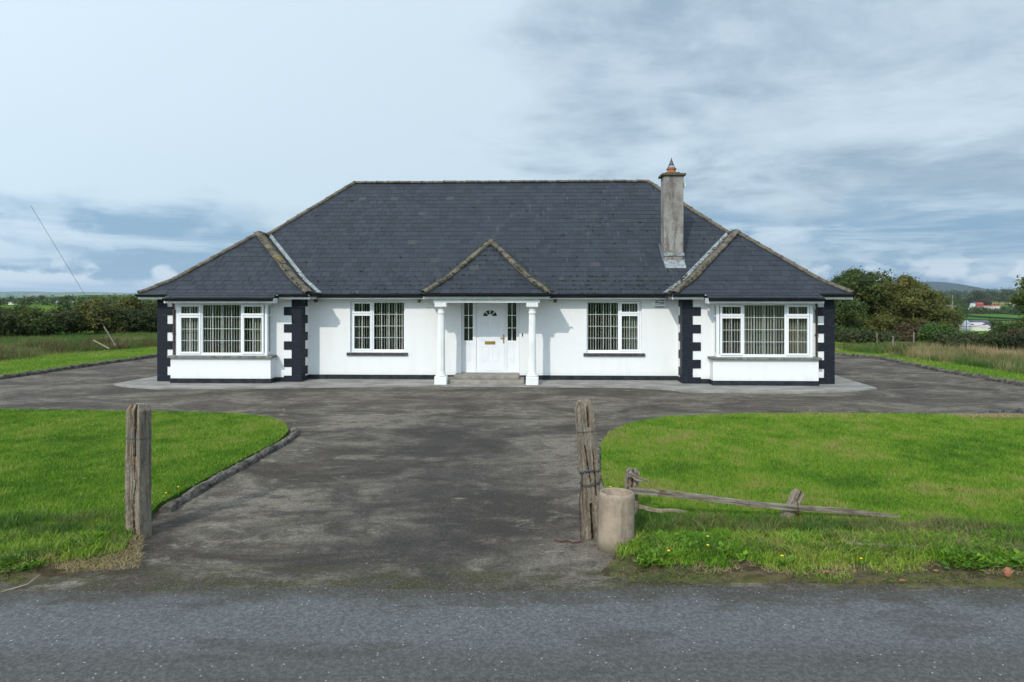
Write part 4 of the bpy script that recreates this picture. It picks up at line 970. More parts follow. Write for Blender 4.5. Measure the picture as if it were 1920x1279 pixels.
# ---- chimney
CX, CY = 5.86, 1.05; cw, cd = .635, .56
b = MB(); zt = 6.58; b.box(CX-cw/2, CX+cw/2, CY, CY+cd, 3.6, zt); ch = b.build('chimney', 'chim', H, bevel=.012)
b = MB(); b.box(CX-cw/2-.075, CX+cw/2+.075, CY-.075, CY+cd+.075, zt, zt+.075); b.box(CX-cw/2+.05, CX+cw/2-.10, CY+.04, CY+cd-.04, zt+.076, zt+.125); b.build('chimney_cap', 'chimcap', ch, bevel=.015)
px_, py_ = CX-.02, CY+cd/2
b = MB(); b.lathe([(.135, zt+.126), (.14, zt+.24), (.165, zt+.245), (.165, zt+.275), (.14, zt+.28), (.12, zt+.29)], 20, px_, py_).build('chimney_pot', 'terra', ch, smooth=False)
b = MB(); r0 = .13
for q in range(8):
    a = 6.283*q/8; b.tube([(px_+r0*math.cos(a), py_+r0*math.sin(a), zt+.28), (px_, py_, zt+.60)], .008, 5)
for zz, rr in ((.30, .125), (.42, .075)): b.tube([(px_+rr*math.cos(6.283*q/16), py_+rr*math.sin(6.283*q/16), zt+zz) for q in range(17)], .007, 5)
b.lathe([(.085, zt+.40), (.045, zt+.50), (.012, zt+.62), (.0, zt+.66)], 10, px_, py_); b.build('cowl', 'steel', ch)
MB().box(CX-cw/2-.02, CX+cw/2+.02, CY-.035, CY-.002, 3.97, 4.07).build('chimney_flashing', 'flash', ch, bevel=.004)
a0 = CY-.33; d0 = a0-YE; b = MB(); q = [Vector((CX-cw/2-.02, a0, ze(d0)+.03)), Vector((CX+cw/2+.02, a0, ze(d0)+.03)), Vector((CX+cw/2+.02, CY-.02, ze(CY-YE)+.02)), Vector((CX-cw/2-.02, CY-.02, ze(CY-YE)+.02))]; solid(b, q, .008); b.build('chimney_flashing', 'flash', ch)
for sg in (-1, 1):
    b = MB(); x0 = CX+sg*(cw/2+.004); x1 = x0+sg*.05; q = [Vector((x, yy, ze(yy-YE)+.028)) for x, yy in ((x0, CY-.02), (x1, CY-.02), (x1, CY+cd+.1), (x0, CY+cd+.1))]; solid(b, q, .006); b.build('chimney_flashing', 'slateunder', ch)
b = MB(); b.box(CX+cw/2+.001, CX+cw/2+.07, CY+.25, CY+.29, 6.31, 6.34); b.box(CX+cw/2+.03, CX+cw/2+.05, CY+.2, CY+.34, 6.23, 6.40); b.box(CX+cw/2+.052, CX+cw/2+.11, CY+.18, CY+.36, 6.24, 6.39); b.build('floodlight', 'paint', ch, bevel=.004)
# dining chairs glimpsed behind the bay blinds
def dining_chair(x, y_, rz, label):
    loc = H.matrix_basis @ Vector((x, y_, .18)); t_ = empty('dining_chair', loc, rz+YAW); tag(t_, label, 'chair', 'brown chairs inside the bay windows')
    MB().box(-.22, .22, -.22, .22, .44, .49).build('seat', 'chairwood', t_, bevel=.01)
    for sx in (-1, 1):
        for sy in (-1, 1): MB().box(sx*.2-.02, sx*.2+.02, sy*.2-.02, sy*.2+.02, 0, .44).build('leg', 'chairwood', t_)
    b = MB(); n = 12; pr_ = [(-.22*math.cos(math.pi*i/n), .25*math.sin(math.pi*i/n)) for i in range(n+1)]
    b.tube([(-.21, -.2, .49), (-.22, -.21, .8)]+[(a, -.22, .80+c_) for a, c_ in pr_[1:-1]]+[(.22, -.21, .8), (.21, -.2, .49)], .024, 6)
    b.box(-.09, .09, -.225, -.20, .5, 1.03); b.build('backrest', 'chairwood', t_)
for x, s, lab in ((-8.25, 1, 'brown round backed chair behind the left bay window'), (-7.75, 1, 'brown round backed chair nearer the middle of left bay window'), (7.25, 1, 'brown round backed chair behind the right bay window'), (7.95, 1, 'brown round backed chair nearer the right side of right bay window')):
    dining_chair(x, -.25, R(random.uniform(-20, 20)), lab)
# ------------------------------------------------------------------ kerbs
def kerb(path, L, w_, h, label, z=0., jit=.02, tilt=.05):
    pts = [Vector((x, y, 0)) for x, y in path]; seg = [(b-a).length for a, b in zip(pts[:-1], pts[1:])]; tot = sum(seg); c = empty('kerb', pts[0]); tag(c, label, 'kerb')
    def at(s):
        for a, b, l in zip(pts[:-1], pts[1:], seg):
            if s <= l: return a+(b-a)*(s/l)
            s -= l
        return pts[-1]
    s = 0
    while s < tot-.1:
        l = min(L*random.uniform(.8, 1.15), tot-s); a, b = at(s+.012), at(s+l-.012); d = (b-a); ln = d.length
        n = 5; rings = []; ph = random.random()*9
        for i in range(n+1):
            x = ln*i/n; ww = w_*random.uniform(.85, 1.1); hh = h*random.uniform(.82, 1.08); sec = []
            for k in range(9):
                t = math.pi*k/8; sec.append((x+random.gauss(0, .004), -ww/2*math.cos(t)+random.gauss(0, jit*.25), hh*math.sin(t)**.55+random.gauss(0, jit*.25)))
            sec += [(x, ww/2, -.05), (x, -ww/2, -.05)]; rings.append(sec)
        m_ = MB(); m_.loft(rings); o = m_.build('kerb_stone', 'kerb', c)
        o.location = a-pts[0]+Vector((0, 0, z)); o.rotation_euler = (random.gauss(0, tilt), random.gauss(0, .015), math.atan2(d.y, d.x)+random.gauss(0, .02)); s += l
    return c
kerb([(-4.30, 8.45), (-4.27, 9.8), (-4.2, 11.1), (-4.1, 12.26), (-4.16, 13.1), (-4.3, 13.5)], .62, .14, .095, 'rough concrete kerb along the right edge of the left lawn')
kerb([(1.12, 7.9), (1.2, 9.0), (1.25, 10.0), (1.5, 12.0), (1.64, 12.5)], .5, .12, .09, 'rough low kerb edging the left side of the right lawn')
kerb([(-16.2, 17.2), (-16.35, 21.7), (-16.0, 25.2), (-15.5, 29.5), (-15.2, 33)], .9, .18, .14, 'long low kerb beside the mown strip left of house')
kerb([(15.18, 17.2), (15.12, 20.1), (15.1, 24.3), (15.5, 29.05), (13.7, 31.6), (11, 35)], .9, .2, .13, 'long low kerb beside the mown strip right of house')
# ------------------------------------------------------------------ gate posts
def timber(name, outline, Hh, levels, notches, chamfer, label, cat, lean=(0, 0), taper=1.0, parent=None, mat='wood', seed=1, wob=.004):
    """outline: closed [(x,y)] dense; notches: list of (index range fn) carving cracks that wander with height"""
    r = random.Random(seed); b = MB(); rings = []; rots = []; k = len(outline)
    for i in range(levels+1):
        f = i/levels; z = Hh*f; sc = 1-(1-taper)*f
        if z > Hh-chamfer: sc *= 1-.33*((z-(Hh-chamfer))/chamfer)
        ring_ = []
        for j, (x, y) in enumerate(outline):
            t = j/k; dd = 0; ro = 0
            for nf in notches:
                c_, w_, dep = nf(f); e = abs((t-c_+.5) % 1-.5)
                if e < w_: q = (1-e/w_); dd = max(dd, dep*q**.6); ro = max(ro, min(1, q*1.9) if dep > .004 else 0)
            L = math.hypot(x, y); k_ = max(.1, (L-dd)/L)
            ring_.append((x*sc*k_+lean[0]*z+r.gauss(0, wob)*.4, y*sc*k_+lean[1]*z+r.gauss(0, wob)*.4, z+(r.gauss(0, .003) if i == levels else 0))); rots.append(ro)
        rings.append(ring_)
    b.loft(rings); me = b.mesh(name); at_ = me.attributes.new('rot', 'FLOAT', 'POINT'); at_.data.foreach_set('value', np.array(rots[:len(me.vertices)], np.float32))
    o = link(name, me, mat, parent)
    if label: tag(o, label, cat)
    return o
def rect(hx, hy, n=14, ch=.012):
    P_ = []; 
    for (x0, y0), (x1, y1) in zip([(-hx, -hy), (hx, -hy), (hx, hy), (-hx, hy)], [(hx, -hy), (hx, hy), (-hx, hy), (-hx, -hy)]):
        for i in range(n):
            t = i/n; P_.append((x0+(x1-x0)*t, y0+(y1-y0)*t))
    P_[0] = (P_[0][0]+ch, P_[0][1]+ch); P_[n] = (P_[n][0]-ch, P_[n][1]+ch); P_[2*n] = (P_[2*n][0]-ch, P_[2*n][1]-ch); P_[3*n] = (P_[3*n][0]+ch, P_[3*n][1]-ch); return P_
N = 26
# left post: front face plus its right flank towards us
out = rect(.112, .075, N)
n1_ = lambda f: (.050+.010*math.sin(f*9)+.016*max(0, .75-f)*math.sin(f*14), .028, .07 if f < .97 else .03)
n2_ = lambda f: (.165+.012*math.sin(f*6+1)-(.05*(f < .45))*math.sin(f*8), .024 if f > .5 or f < .3 else .010, .06 if (f > .62 or f < .33) else .012)
n3_ = lambda f: (.108+.012*math.sin(f*17), .006, .014)
gp = timber('post_shaft', out, 1.50, 70, [n1_, n2_, n3_], .06, None, None, seed=2)
GL = empty('gate_post', (-4.165, 7.62, -.02), R(-22)); tag(GL, 'split grey sleeper gate post on the left with long vertical cracks', 'gate post'); gp.parent = GL
sl = timber('split_slab', rect(.028, .05, 10), .98, 24, [], .03, None, None, seed=4, wob=.006); sl.parent = GL; sl.location = (-.145, .01, 0)
b = MB(); zb = 1.13; pr_ = [(-.118, -.081), (.118, -.081), (.118, .081), (-.118, .081), (-.118, -.081)]
b.tube([(x, y, zb+.004*math.sin(i*3)) for i, (x, y) in enumerate(pr_)], .0035, 6); b.build('binding_wire', 'wire', GL)
out = rect(.098, .07, N)
m1_ = lambda f: (.165, .022, .045*(f > .80 and f < .955)) 
m2_ = lambda f: (.07+.20*max(0, .72-f), .011, .03*(f > .42 and f < .70))
m3_ = lambda f: (.10+.05*(f), .020, .055*(f < .27))
m4_ = lambda f: (.205, .016, .035*(f > .33 and f < .66))
gp = timber('post_shaft', out, 1.57, 60, [m1_, m3_, m4_, m2_], .09, None, None, seed=5, wob=.006)
GR = empty('gate_post', (.905, 7.60, -.03), R(4)); tag(GR, 'leaning weathered gate post on the right wrapped with wire and rusty chain', 'gate post'); gp.parent = GR
GR.rotation_euler = (R(1.5), R(-4.2), R(4))
def wrap(z, n=22, amp=.012, r=.0045):
    P_ = []
    for q in range(n+1):
        a = 6.283*q/n; c_, s_ = math.cos(a), math.sin(a); k = 1/max(abs(c_)/.112, abs(s_)/.084)
        P_.append((c_*k, s_*k, z+amp*math.sin(a*2.3+z*20)))
    return P_
b = MB()
for z in (.80, .79, .66, .645): b.tube(wrap(z, amp=.014), .0042, 5)
b.tube(wrap(1.24, amp=.003), .003, 5)
r_ = random.Random(3)
for z in (.80, .66):
    for q in range(12): a = r_.uniform(3.3, 6.2); x = .11*math.cos(a); y = -.088; b.tube([(x-.012, y, z-.012), (x+.012, y-.006, z+.014)], .0025, 4)
b.build('binding_wire', 'wire', GR)
# rusty chain hanging down the left side of the right post
def chain_obj(path, label):
    b = MB(); pts = [Vector(p) for p in path]; d = [0]
    for a, c_ in zip(pts[:-1], pts[1:]): d.append(d[-1]+(c_-a).length)
    s = 0; i = 0
    while s < d[-1]:
        j = max(k for k in range(len(d)) if d[k] <= s); j = min(j, len(pts)-2); p = pts[j].lerp(pts[j+1], (s-d[j])/(d[j+1]-d[j])); dr = (pts[j+1]-pts[j]).normalized()
        u = dr.orthogonal().normalized(); v = dr.cross(u)
        if i % 2: u, v = v, u
        b.tube([p+dr*(.016*math.cos(6.283*q/8))+u*(.009*math.sin(6.283*q/8)) for q in range(9)], .0032, 5, cap=False); s += .024; i += 1
    o = b.build('chain', 'rust', None); return tag(o, label, 'chain')
chain_obj([(.77, 7.49, .72), (.755, 7.46, .60), (.735, 7.44, .46), (.745, 7.45, .25), (.75, 7.44, .05), (.76, 7.42, .02), (.66, 7.38, .02), (.60, 7.45, .018), (.52, 7.42, .018), (.46, 7.46, .018)], 'rusty chain hanging from the right gate post down onto the drive')
# concrete pipe
b = MB(); ro, ri = .190, .160
b.lathe([(ro, -.05), (ro+.003, .1), (ro, .35), (ro, .56), (ro-.006, .592), (ro-.016, .60), (ri+.008, .60), (ri, .59), (ri, .12), (0.001, .10)], 48)
pp = b.build('concrete_pipe', 'pipeconc', None, smooth=True); pp.location = (1.105, 7.27, 0); pp.rotation_euler = (R(-1.5), R(1.3), 0); tag(pp, 'upright open concrete pipe standing against the right gate post', 'pipe')
# broken fence
BF = empty('broken_fence', (1.43, 8.1, .05)); tag(BF, 'collapsed timber fence with long rail slanting down into the grass', 'fence')
st_ = timber('fence_post', rect(.075, .06, 12), .66, 20, [lambda f: (.12, .02, .03), lambda f: (.22, .012, .02*(f > .4)), lambda f: (.02, .02, .025*(f > .6))], .03, None, None, lean=(.05, 0), seed=8, wob=.008); st_.parent = BF; st_.location = (-.03, .02, -.08)
def beam(name, p0, p1, hw, hh, mat, par, seed=1, taper=1.):
    p0 = Vector(p0); p1 = Vector(p1); d = p1-p0; L = d.length; r = random.Random(seed); b = MB(); n = 24; rings = []
    for i in range(n+1):
        x = L*i/n; k = 1-(1-taper)*i/n
        base = [(-hw, -hh), (0, -hh*1.02), (hw, -hh), (hw, 0), (hw*.96, hh*.9), (hw*.3, hh), (-hw*.96, hh), (-hw, 0)]
        rings.append([(x, y*k+r.gauss(0, .0018), z*k+r.gauss(0, .0018)+.012*math.sin(i*.4)) for y, z in base])
    b.loft(rings); o = b.build(name, mat, par); o.location = p0-par.location if par else p0; o.rotation_mode = 'QUATERNION'; o.rotation_quaternion = d.to_track_quat('X', 'Z'); return o
beam('rail', (1.36, 7.93, .425), (4.55, 8.02, .085), .020, .036, 'rail', BF, 1, .75)
beam('rail', (1.35, 8.12, .19), (2.12, 8.22, .075), .018, .024, 'dry', BF, 2, .7)
beam('rail_fragment', (1.36, 7.99, .60), (1.58, 7.95, .52), .02, .026, 'rail', BF, 3, .5)
f2 = timber('fence_post', rect(.06, .05, 12), .46, 14, [lambda f: (.12, .02, .03*(f > .7)), lambda f: (.62, .03, .03*(f > .6))], .02, None, None, seed=9, wob=.007); f2.parent = BF
f2.location = Vector((3.18, 8.02, .0))-BF.location; f2.rotation_euler = (R(-12), R(38), R(10))
b = MB(); b.tube([(3.33, 7.95, .28), (3.325, 7.93, .20), (3.34, 7.955, .11), (3.36, 8.03, .12)], .006, 5); o = b.build('fence_nail', 'rust', BF); o.location = -BF.location
# loose stones and grit
def gravel(X, Y, z, s, label, mat):
    n = len(X); s = s*RNG.uniform(.4, 1.3, n); a = RNG.uniform(0, 6.28, n); c_, d_ = np.cos(a), np.sin(a)
    base = np.array([(1, 0, 0), (0, .75, 0), (-1, 0, 0), (0, -.75, 0), (0, 0, .6)]); V = np.zeros((n, 5, 3))
    q = base[None]*RNG.uniform(.7, 1.3, (n, 5, 1)); V[:, :, 0] = X[:, None]+s[:, None]*(q[:, :, 0]*c_[:, None]-q[:, :, 1]*d_[:, None]); V[:, :, 1] = Y[:, None]+s[:, None]*(q[:, :, 0]*d_[:, None]+q[:, :, 1]*c_[:, None]); V[:, :, 2] = z+s[:, None]*q[:, :, 2]*.9
    k = np.arange(n)[:, None]*5; F = np.concatenate([k+np.array([[i, (i+1) % 4, 4]]) for i in range(4)])
    return tag(link('gravel', npmesh('gravel', V.reshape(-1, 3), F), mat), label, 'gravel', kind='stuff')
M['grit'] = simple('grit_stone', (.20, .19, .175), (.06, .055, .05), 40, .9, 0)
M['deadleaf'] = simple('dead_leaf', (.10, .05, .025), (.17, .11, .05), 30, .9, 0)
X_ = RNG.uniform(-9, 9, 5200); Y_ = 6.32+RNG.normal(0, .16, 5200); gravel(X_, Y_, .008, .007, 'loose grit along the joint of road and drive', 'grit')
X_, Y_ = scatter([(-4, 6.9), (1.0, 6.9), (1.4, 12.5), (-4, 12.5)], 3800, lambda x, y: (fbm(x, y, 1.3, 61) > .5)*1.); gravel(X_, Y_, .005, .006, 'loose grit scattered over the drive', 'grit')
X_, Y_ = scatter([(-4.2, 6.5), (1.5, 6.5), (2.0, 14), (-4, 14)], 500, lambda x, y: np.where((x > .4) | (x < -3.4), 1, .25)); gravel(X_, Y_, .006, .013, 'dead leaf scraps scattered over the drive', 'deadleaf')
weeds(LL, 900, 'small dark clover rosettes in the left lawn', .022, .55, 71); weeds(RL, 2200, 'small dark clover rosettes in the right lawn', .022, .55, 72)
# debris by the road
def rock(name, x, y, s, mat, label, cat, sq=(1, .8, .6), group=None):
    b = MB(); r = random.Random(int(x*100)); rings = []
    for i in range(5):
        a = math.pi*(i+.5)/5; rings.append([(s*sq[0]*math.sin(a)*math.cos(6.283*j/7)*r.uniform(.8, 1.15), s*sq[1]*math.sin(a)*math.sin(6.283*j/7)*r.uniform(.8, 1.15), -s*sq[2]*math.cos(a)) for j in range(7)])
    o = b.loft(rings).build(name, mat, None); o.location = (x, y, .06+s*sq[2]*.6); return tag(o, label, cat, group)
rock('brick_fragment', 4.66, 6.42, .05, 'brick', 'broken orange brick piece at the far right verge edge', 'brick', (.8, .7, 1))
rock('stone', .98, 9.6, .05, 'farwhite', 'white stone on the kerb behind the right gate post', 'stone')
for x, y, lab in ((3.0, 6.5, 'small orange brick chip lying on mossy verge soil'), (4.05, 6.52, 'small reddish brick chip among the verge weeds'), (3.6, 6.3, 'flat orange chip at the road edge')):
    rock('brick_fragment', x, y, .022, 'brick', lab, 'brick chip', (1.3, .8, .5))
def twig(pts, r, mat, label): return tag(MB().tube(pts, r, 6).build('twig', mat, None), label, 'twig')
twig([(-4.45, 6.42, .06), (-4.47, 6.30, .03), (-4.62, 6.17, .012)], .006, 'dry', 'pale bent twig on the road edge at lower left')
twig([(3.35, 6.82, .10), (3.6, 6.84, .12), (3.9, 6.80, .10)], .008, 'dry', 'thin pale twig across the right verge')
pk = MB().box(-.42, .42, -.03, .03, 0, .05).build('timber_offcut', 'rail', None, bevel=.01); pk.location = (3.85, 7.0, .09); pk.rotation_euler = (0, .02, R(-6)); tag(pk, 'old timber offcut half hidden in the right verge', 'plank')
pk = MB().box(-.35, .35, -.03, .03, 0, .04).build('timber_offcut', 'rail', None, bevel=.01); pk.location = (5.0, 6.95, .09); pk.rotation_euler = (0, .0, R(3)); tag(pk, 'old timber offcut near the right frame edge in the verge', 'plank')
# dandelions
def dandelion(x, y, z, label):
    t_ = empty('dandelion', (x, y, z)); tag(t_, label, 'flower', 'yellow dandelions in the lawns and verges')
    MB().tube([(0, 0, 0), (.004, .002, .06), (.002, 0, .10)], .003, 5).build('stem', 'weed', t_)
    b = MB(); b.lathe([(.004, .095), (.013, .105), (.015, .109), (.008, .113), (.001, .115)], 10); b.build('flower_head', 'yellow', t_)
for x, y, lab in ((-4.42, 8.72, 'yellow dandelion beside the left post at the kerb'), (-4.40, 9.0, 'yellow dandelion just behind the kerb stone by left post'), (1.30, 9.0, 'yellow dandelion by the kerb right of the right gate post'), (6.22, 15.05, 'left dandelion of the pair on the far edge of right lawn'), (6.55, 15.0, 'right dandelion of the pair on the far edge of right lawn'), (-5.05, 15.1, 'yellow dandelion at the back edge of left lawn'),
        (1.98, 6.9, 'dandelion among dead grass left on the right verge'), (2.05, 7.15, 'dandelion among weeds behind another on the verge'), (2.62, 6.62, 'low dandelion on the mossy verge edge'), (3.35, 6.55, 'low dandelion beside the clover on the road verge'), (1.55, 6.75, 'dandelion nearest the concrete pipe')):
    dandelion(x, y, .065, lab)
# black plastic heap on the drive edge at right
b = MB(); r = random.Random(4); n = 26; mm = 9
for i in range(n):
    for j in range(mm):
        x = 10.0+2.0*i/(n-1); y = 14.9+.55*j/(mm-1); e = min(1, 3*min(i/(n-1), 1-i/(n-1)))*min(1, 2.5*min(j/(mm-1), 1-j/(mm-1)))
        b.v.append((x, y+r.gauss(0, .02), .03+e*(.03+abs(r.gauss(0, .055)))))
for i in range(n-1):
    for j in range(mm-1): a = i*mm+j; b.f.append((a, a+mm, a+mm+1, a+1))
tag(b.build('plastic_sheet', 'blackplastic', None), 'crumpled black plastic sheet on the drive beside right lawn', 'plastic sheet')
X_, Y_ = scatter([(9.6, 14.3), (11.6, 14.3), (11.6, 14.95), (9.6, 14.95)], 30000)
X_ = RNG.uniform(9.5, 12, 9000); Y_ = RNG.uniform(14.35, 14.95, 9000); k_ = ((X_-10.6)/1.1)**2+((Y_-14.68)/.25)**2 < RNG.uniform(.5, 1.2, 9000); X_, Y_ = X_[k_], Y_[k_]
blades('dry_clippings', X_, Y_, np.full(len(X_), .09), .06, .012, 1.7, RNG.uniform(0, .25, len(X_)), 'straw', 'pale dry grass clippings beside the black plastic')

# ------------------------------------------------------------------ guy wire and stakes left
b_ = Vector(((222-960)/1280*33.2, 33.2, .0)); top_ = Vector(((58-960)/1280*33.2, 33.2, 2.7+167/1280*33.2))
GW = empty('guy_wire', b_); tag(GW, 'thin stay wire rising from the field left of the house', 'stay wire')
o = MB().tube([(0, 0, 0), top_-b_], .008, 6).build('wire', 'wire', GW); d = (top_-b_).normalized()
o = MB().tube([d*.05, d*1.35], .035, 8).build('wire_guard', 'pole', GW)
def stake(x, y, h, lean, label, mat='pole', w_=.055):
    h *= .8
    z = tz(x, y)-.06; o = MB().box(-w_/2, w_/2, -w_/2, w_/2, -.1, h).build('fence_stake', mat, None); o.location = (x, y, z); o.rotation_euler = (0, R(lean), R(20)); return tag(o, label, 'stake', 'fence stakes in the rough field on the right')
def at(px, D): return (px-960)/1280*D
for px, D, h, ln, lab in ((1645, 46, 1.1, -4, 'leaning pale fence stake below the dark trees'), (1713, 46, 1.15, 2, 'whitish fence stake right of the dark trees'), (1674, 40, .9, 3, 'grey fence stake in the dry grass below the trees')):
    stake(at(px, D), D, h, ln, lab)
o = MB().box(-.42, .42, -.025, .025, -.025, .025).build('pale_branch', 'dry', None); o.location = (at(190, 32), 32, .38); o.rotation_euler = (0, R(28), 0); tag(o, 'pale bare branch lying in the rough grass left of the house', 'branch')

# ------------------------------------------------------------------ foliage
def foliage(name, blobs, n, leaf, seed, shell=.55, up=.35, clump=None):
    """blobs (cx,cy,cz,rx,ry,rz); leaves crowd near blob surfaces in clumps"""
    g = np.random.default_rng(seed); B = np.array(blobs, float); vol = B[:, 3]*B[:, 4]*B[:, 5]; pr = vol**.67; pr /= pr.sum()
    nc = clump or max(20, n//26); ci = g.choice(len(B), nc, p=pr)
    dr = g.normal(size=(nc, 3)); dr /= np.linalg.norm(dr, axis=1, keepdims=True); dr[:, 2] = np.where(dr[:, 2] < -.5, -dr[:, 2], dr[:, 2])
    rr = shell+(1-shell)*g.uniform(0, 1, nc)**.6; rr *= g.uniform(.88, 1.04, nc)
    cc = B[ci, :3]+dr*rr[:, None]*B[ci, 3:6]; ct = g.normal(0, .17, nc); cs = g.uniform(.5, 1.2, nc)*leaf*2.6
    k = g.integers(0, nc, n); p = cc[k]+g.normal(size=(n, 3))*cs[k][:, None]*np.array([.5, .5, .38])
    nrm = dr[k]*.7+g.normal(size=(n, 3))*.75; nrm[:, 2] += up; nrm /= np.linalg.norm(nrm, axis=1, keepdims=True)
    u = np.cross(nrm, g.normal(size=(n, 3))); u /= np.linalg.norm(u, axis=1, keepdims=True); v = np.cross(nrm, u)
    s = leaf*g.uniform(.55, 1.25, n)[:, None]; dz_ = nrm*s*.18
    V = np.stack([p-u*s*.6, p-v*s*.32-dz_, p+u*s*.6, p+v*s*.32-dz_], 1).reshape(-1, 3); F = np.arange(4*n).reshape(-1, 4)
    low = np.sin(p[:, 0]*1.1+seed)*np.sin(p[:, 1]*.9+1)*np.sin(p[:, 2]*1.3)*.16
    t_ = np.clip(.55+ct[k]+g.normal(0, .13, n)+low, 0, 1)
    return npmesh(name, V, F, np.repeat(t_, 4))
def trunk_mesh(h, r, seed, limbs=5):
    rg = random.Random(seed); b = MB(); b.tube([(0, 0, -.5), (rg.gauss(0, .05), 0, h*.35), (rg.gauss(0, .15), rg.gauss(0, .15), h*.7)], [r*1.3, r, r*.55], 8)
    for q in range(limbs):
        a = rg.uniform(0, 6.28); z = h*rg.uniform(.28, .6); L = h*rg.uniform(.3, .5)
        b.tube([(0, 0, z), (L*.4*math.cos(a), L*.4*math.sin(a), z+L*.35), (L*.75*math.cos(a), L*.75*math.sin(a), z+L*.8)], [r*.5, r*.3, r*.12], 6)
    return b.mesh('trunk')
def tree(name, x, y, h, w_, mat, n, leaf, seed, label, cat='tree', group=None, low=.15, z=None, dep=None, nb=14, up=.35):
    rg = random.Random(seed); t_ = empty(name, (x, y, (tz(x, y) if z is None else z)-.05)); tag(t_, label, cat, group)
    dep = dep or w_; blobs = []
    for q in range(nb):
        f = (q+.5)/nb; zz = h*(low+(1-low)*f*.86); prof = math.sin(math.pi*min(1, (.22+f*.78)))**.6; a = rg.uniform(0, 6.28); rad_ = prof*.30*rg.uniform(.6, 1.25)
        r = prof*rg.uniform(.20, .32)+.05
        blobs.append((w_*rad_*math.cos(a), dep*rad_*math.sin(a), zz, w_*r, dep*r, h*r*.62))
    link('crown', foliage('crown', blobs, n, leaf, seed, up=up), mat, t_)
    tr = link('trunk', trunk_mesh(h*.8, .05*h**.8*.5, seed), 'bark', t_); return t_
def bush(name, x, y, h, w_, mat, n, leaf, seed, label, cat='bush', group=None, dep=None, z=None, up=.4):
    rg = random.Random(seed); t_ = empty(name, (x, y, (tz(x, y) if z is None else z)-.06)); tag(t_, label, cat, group); dep = dep or w_*.8; blobs = []
    for q in range(9):
        a = rg.uniform(0, 6.28); e = rg.uniform(0, .34); r = rg.uniform(.17, .30); zz = h*rg.uniform(.18, .78)*(1-e*.8); blobs.append((w_*e*math.cos(a)*1.2, dep*e*math.sin(a), zz, w_*r, dep*r, min(h*.35, h-zz)*rg.uniform(.85, 1.1)))
    link('foliage', foliage('foliage', blobs, n, leaf, seed, shell=.45, up=up), mat, t_)
    b = MB()
    for q in range(5):
        a = rg.uniform(0, 6.28); b.tube([(0, 0, 0), (w_*.12*math.cos(a), dep*.12*math.sin(a), h*.4), (w_*.3*math.cos(a), dep*.3*math.sin(a), h*.75)], [.04, .03, .012], 5)
    b.build('stems', 'bark', t_); return t_
# big trees right of the house
def at2(px, D): return ((px-960)/1280*D, D)
def topz(py, D): return 2.7-(py-553)/1280*D
def hgt(pt, pb, D): return (pb-pt)/1280*D
x, y = at2(1608, 66); tree('broadleaf_tree', x, y, (topz(505, y)-tz(x, y))*1.10, 8.6, 'oak', 60000, .19, 31, 'large dark green tree just right of the house', low=.04, nb=20)
x, y = at2(1700, 62); tree('broadleaf_tree', x, y, (topz(517, y)-tz(x, y))*1.10, 6.2, 'ash', 48000, .17, 32, 'broad tree turning brown right of the dark green one', low=.04, nb=20)
x, y = at2(1742, 68); tree('broadleaf_tree', x, y, topz(553, y)-tz(x, y), 3.8, 'ash', 16000, .17, 33, 'smaller russet tree right of the broad brown tree', low=.05)
x, y = at2(1655, 70); tree('broadleaf_tree', x, y, (topz(518, y)-tz(x, y))*1.05, 5.0, 'oak', 26000, .18, 37, 'dark green tree filling the gap behind the two big ones', low=.04)
x, y = at2(1568, 58); tree('broadleaf_tree', x, y, topz(520, y)-tz(x, y), 4.2, 'oak', 16000, .18, 34, 'dark tree partly hidden by the right corner of the house', low=.04)
bl = [(1590, 50, 612, 3.2, 'bushgreen', 'bright green bush beside the right house corner'), (1655, 52, 622, 3.6, 'bramble', 'low dark bramble under the dark green tree'), (1700, 54, 604, 3.2, 'redbush', 'russet twiggy bush left of the bright green bush'), (1755, 51, 603, 2.9, 'bushgreen', 'rounded bright green bush below the russet tree'),
      (1790, 46, 620, 3.0, 'bramble', 'bramble right of the rounded green bush'), (1620, 47, 632, 2.4, 'hedge', 'small dark shrub below the largest tree'), (1735, 56, 598, 3.0, 'redbush', 'reddish thorn bush under the brown tree'),
      (1845, 37, 618, 3.4, 'bramble', 'dark bramble mound in the rough field on the right'), (1890, 35, 622, 3.2, 'bramble', 'dark bramble mound near the right frame edge'), (1810, 40, 624, 3.0, 'hedge', 'low dark green mound left of the bramble mounds'), (1925, 36, 612, 3.6, 'redbush', 'russet bramble mound cut by the right frame edge'),
      (1893, 60, 592, 4.2, 'oak', 'dark bush in front of the farm shed'), (1925, 58, 588, 5.0, 'oak', 'dark bush right of the farm shed'), (1580, 45, 640, 2.2, 'bramble', 'low bramble at the right house corner'), (1560, 49, 606, 3.0, 'hedge', 'shrub behind the right house corner')]
for i_, (px, D, pt, w_, mt, lab) in enumerate(bl):
    x, y = at2(px, D); bush('bush', x, y, max(.8, (topz(pt, D)-tz(x, y))*.88), w_, mt, 5200, .13 if D < 45 else .17, 60+i_, lab, group='bushes and brambles right of the house')
x, y = at2(1990, 30); tree('broadleaf_tree', x, y, topz(492, y)-tz(x, y), 3.3, 'edgeleaf', 16000, .13, 35, 'yellowing tree cut off by the right frame edge', low=.34, nb=18)
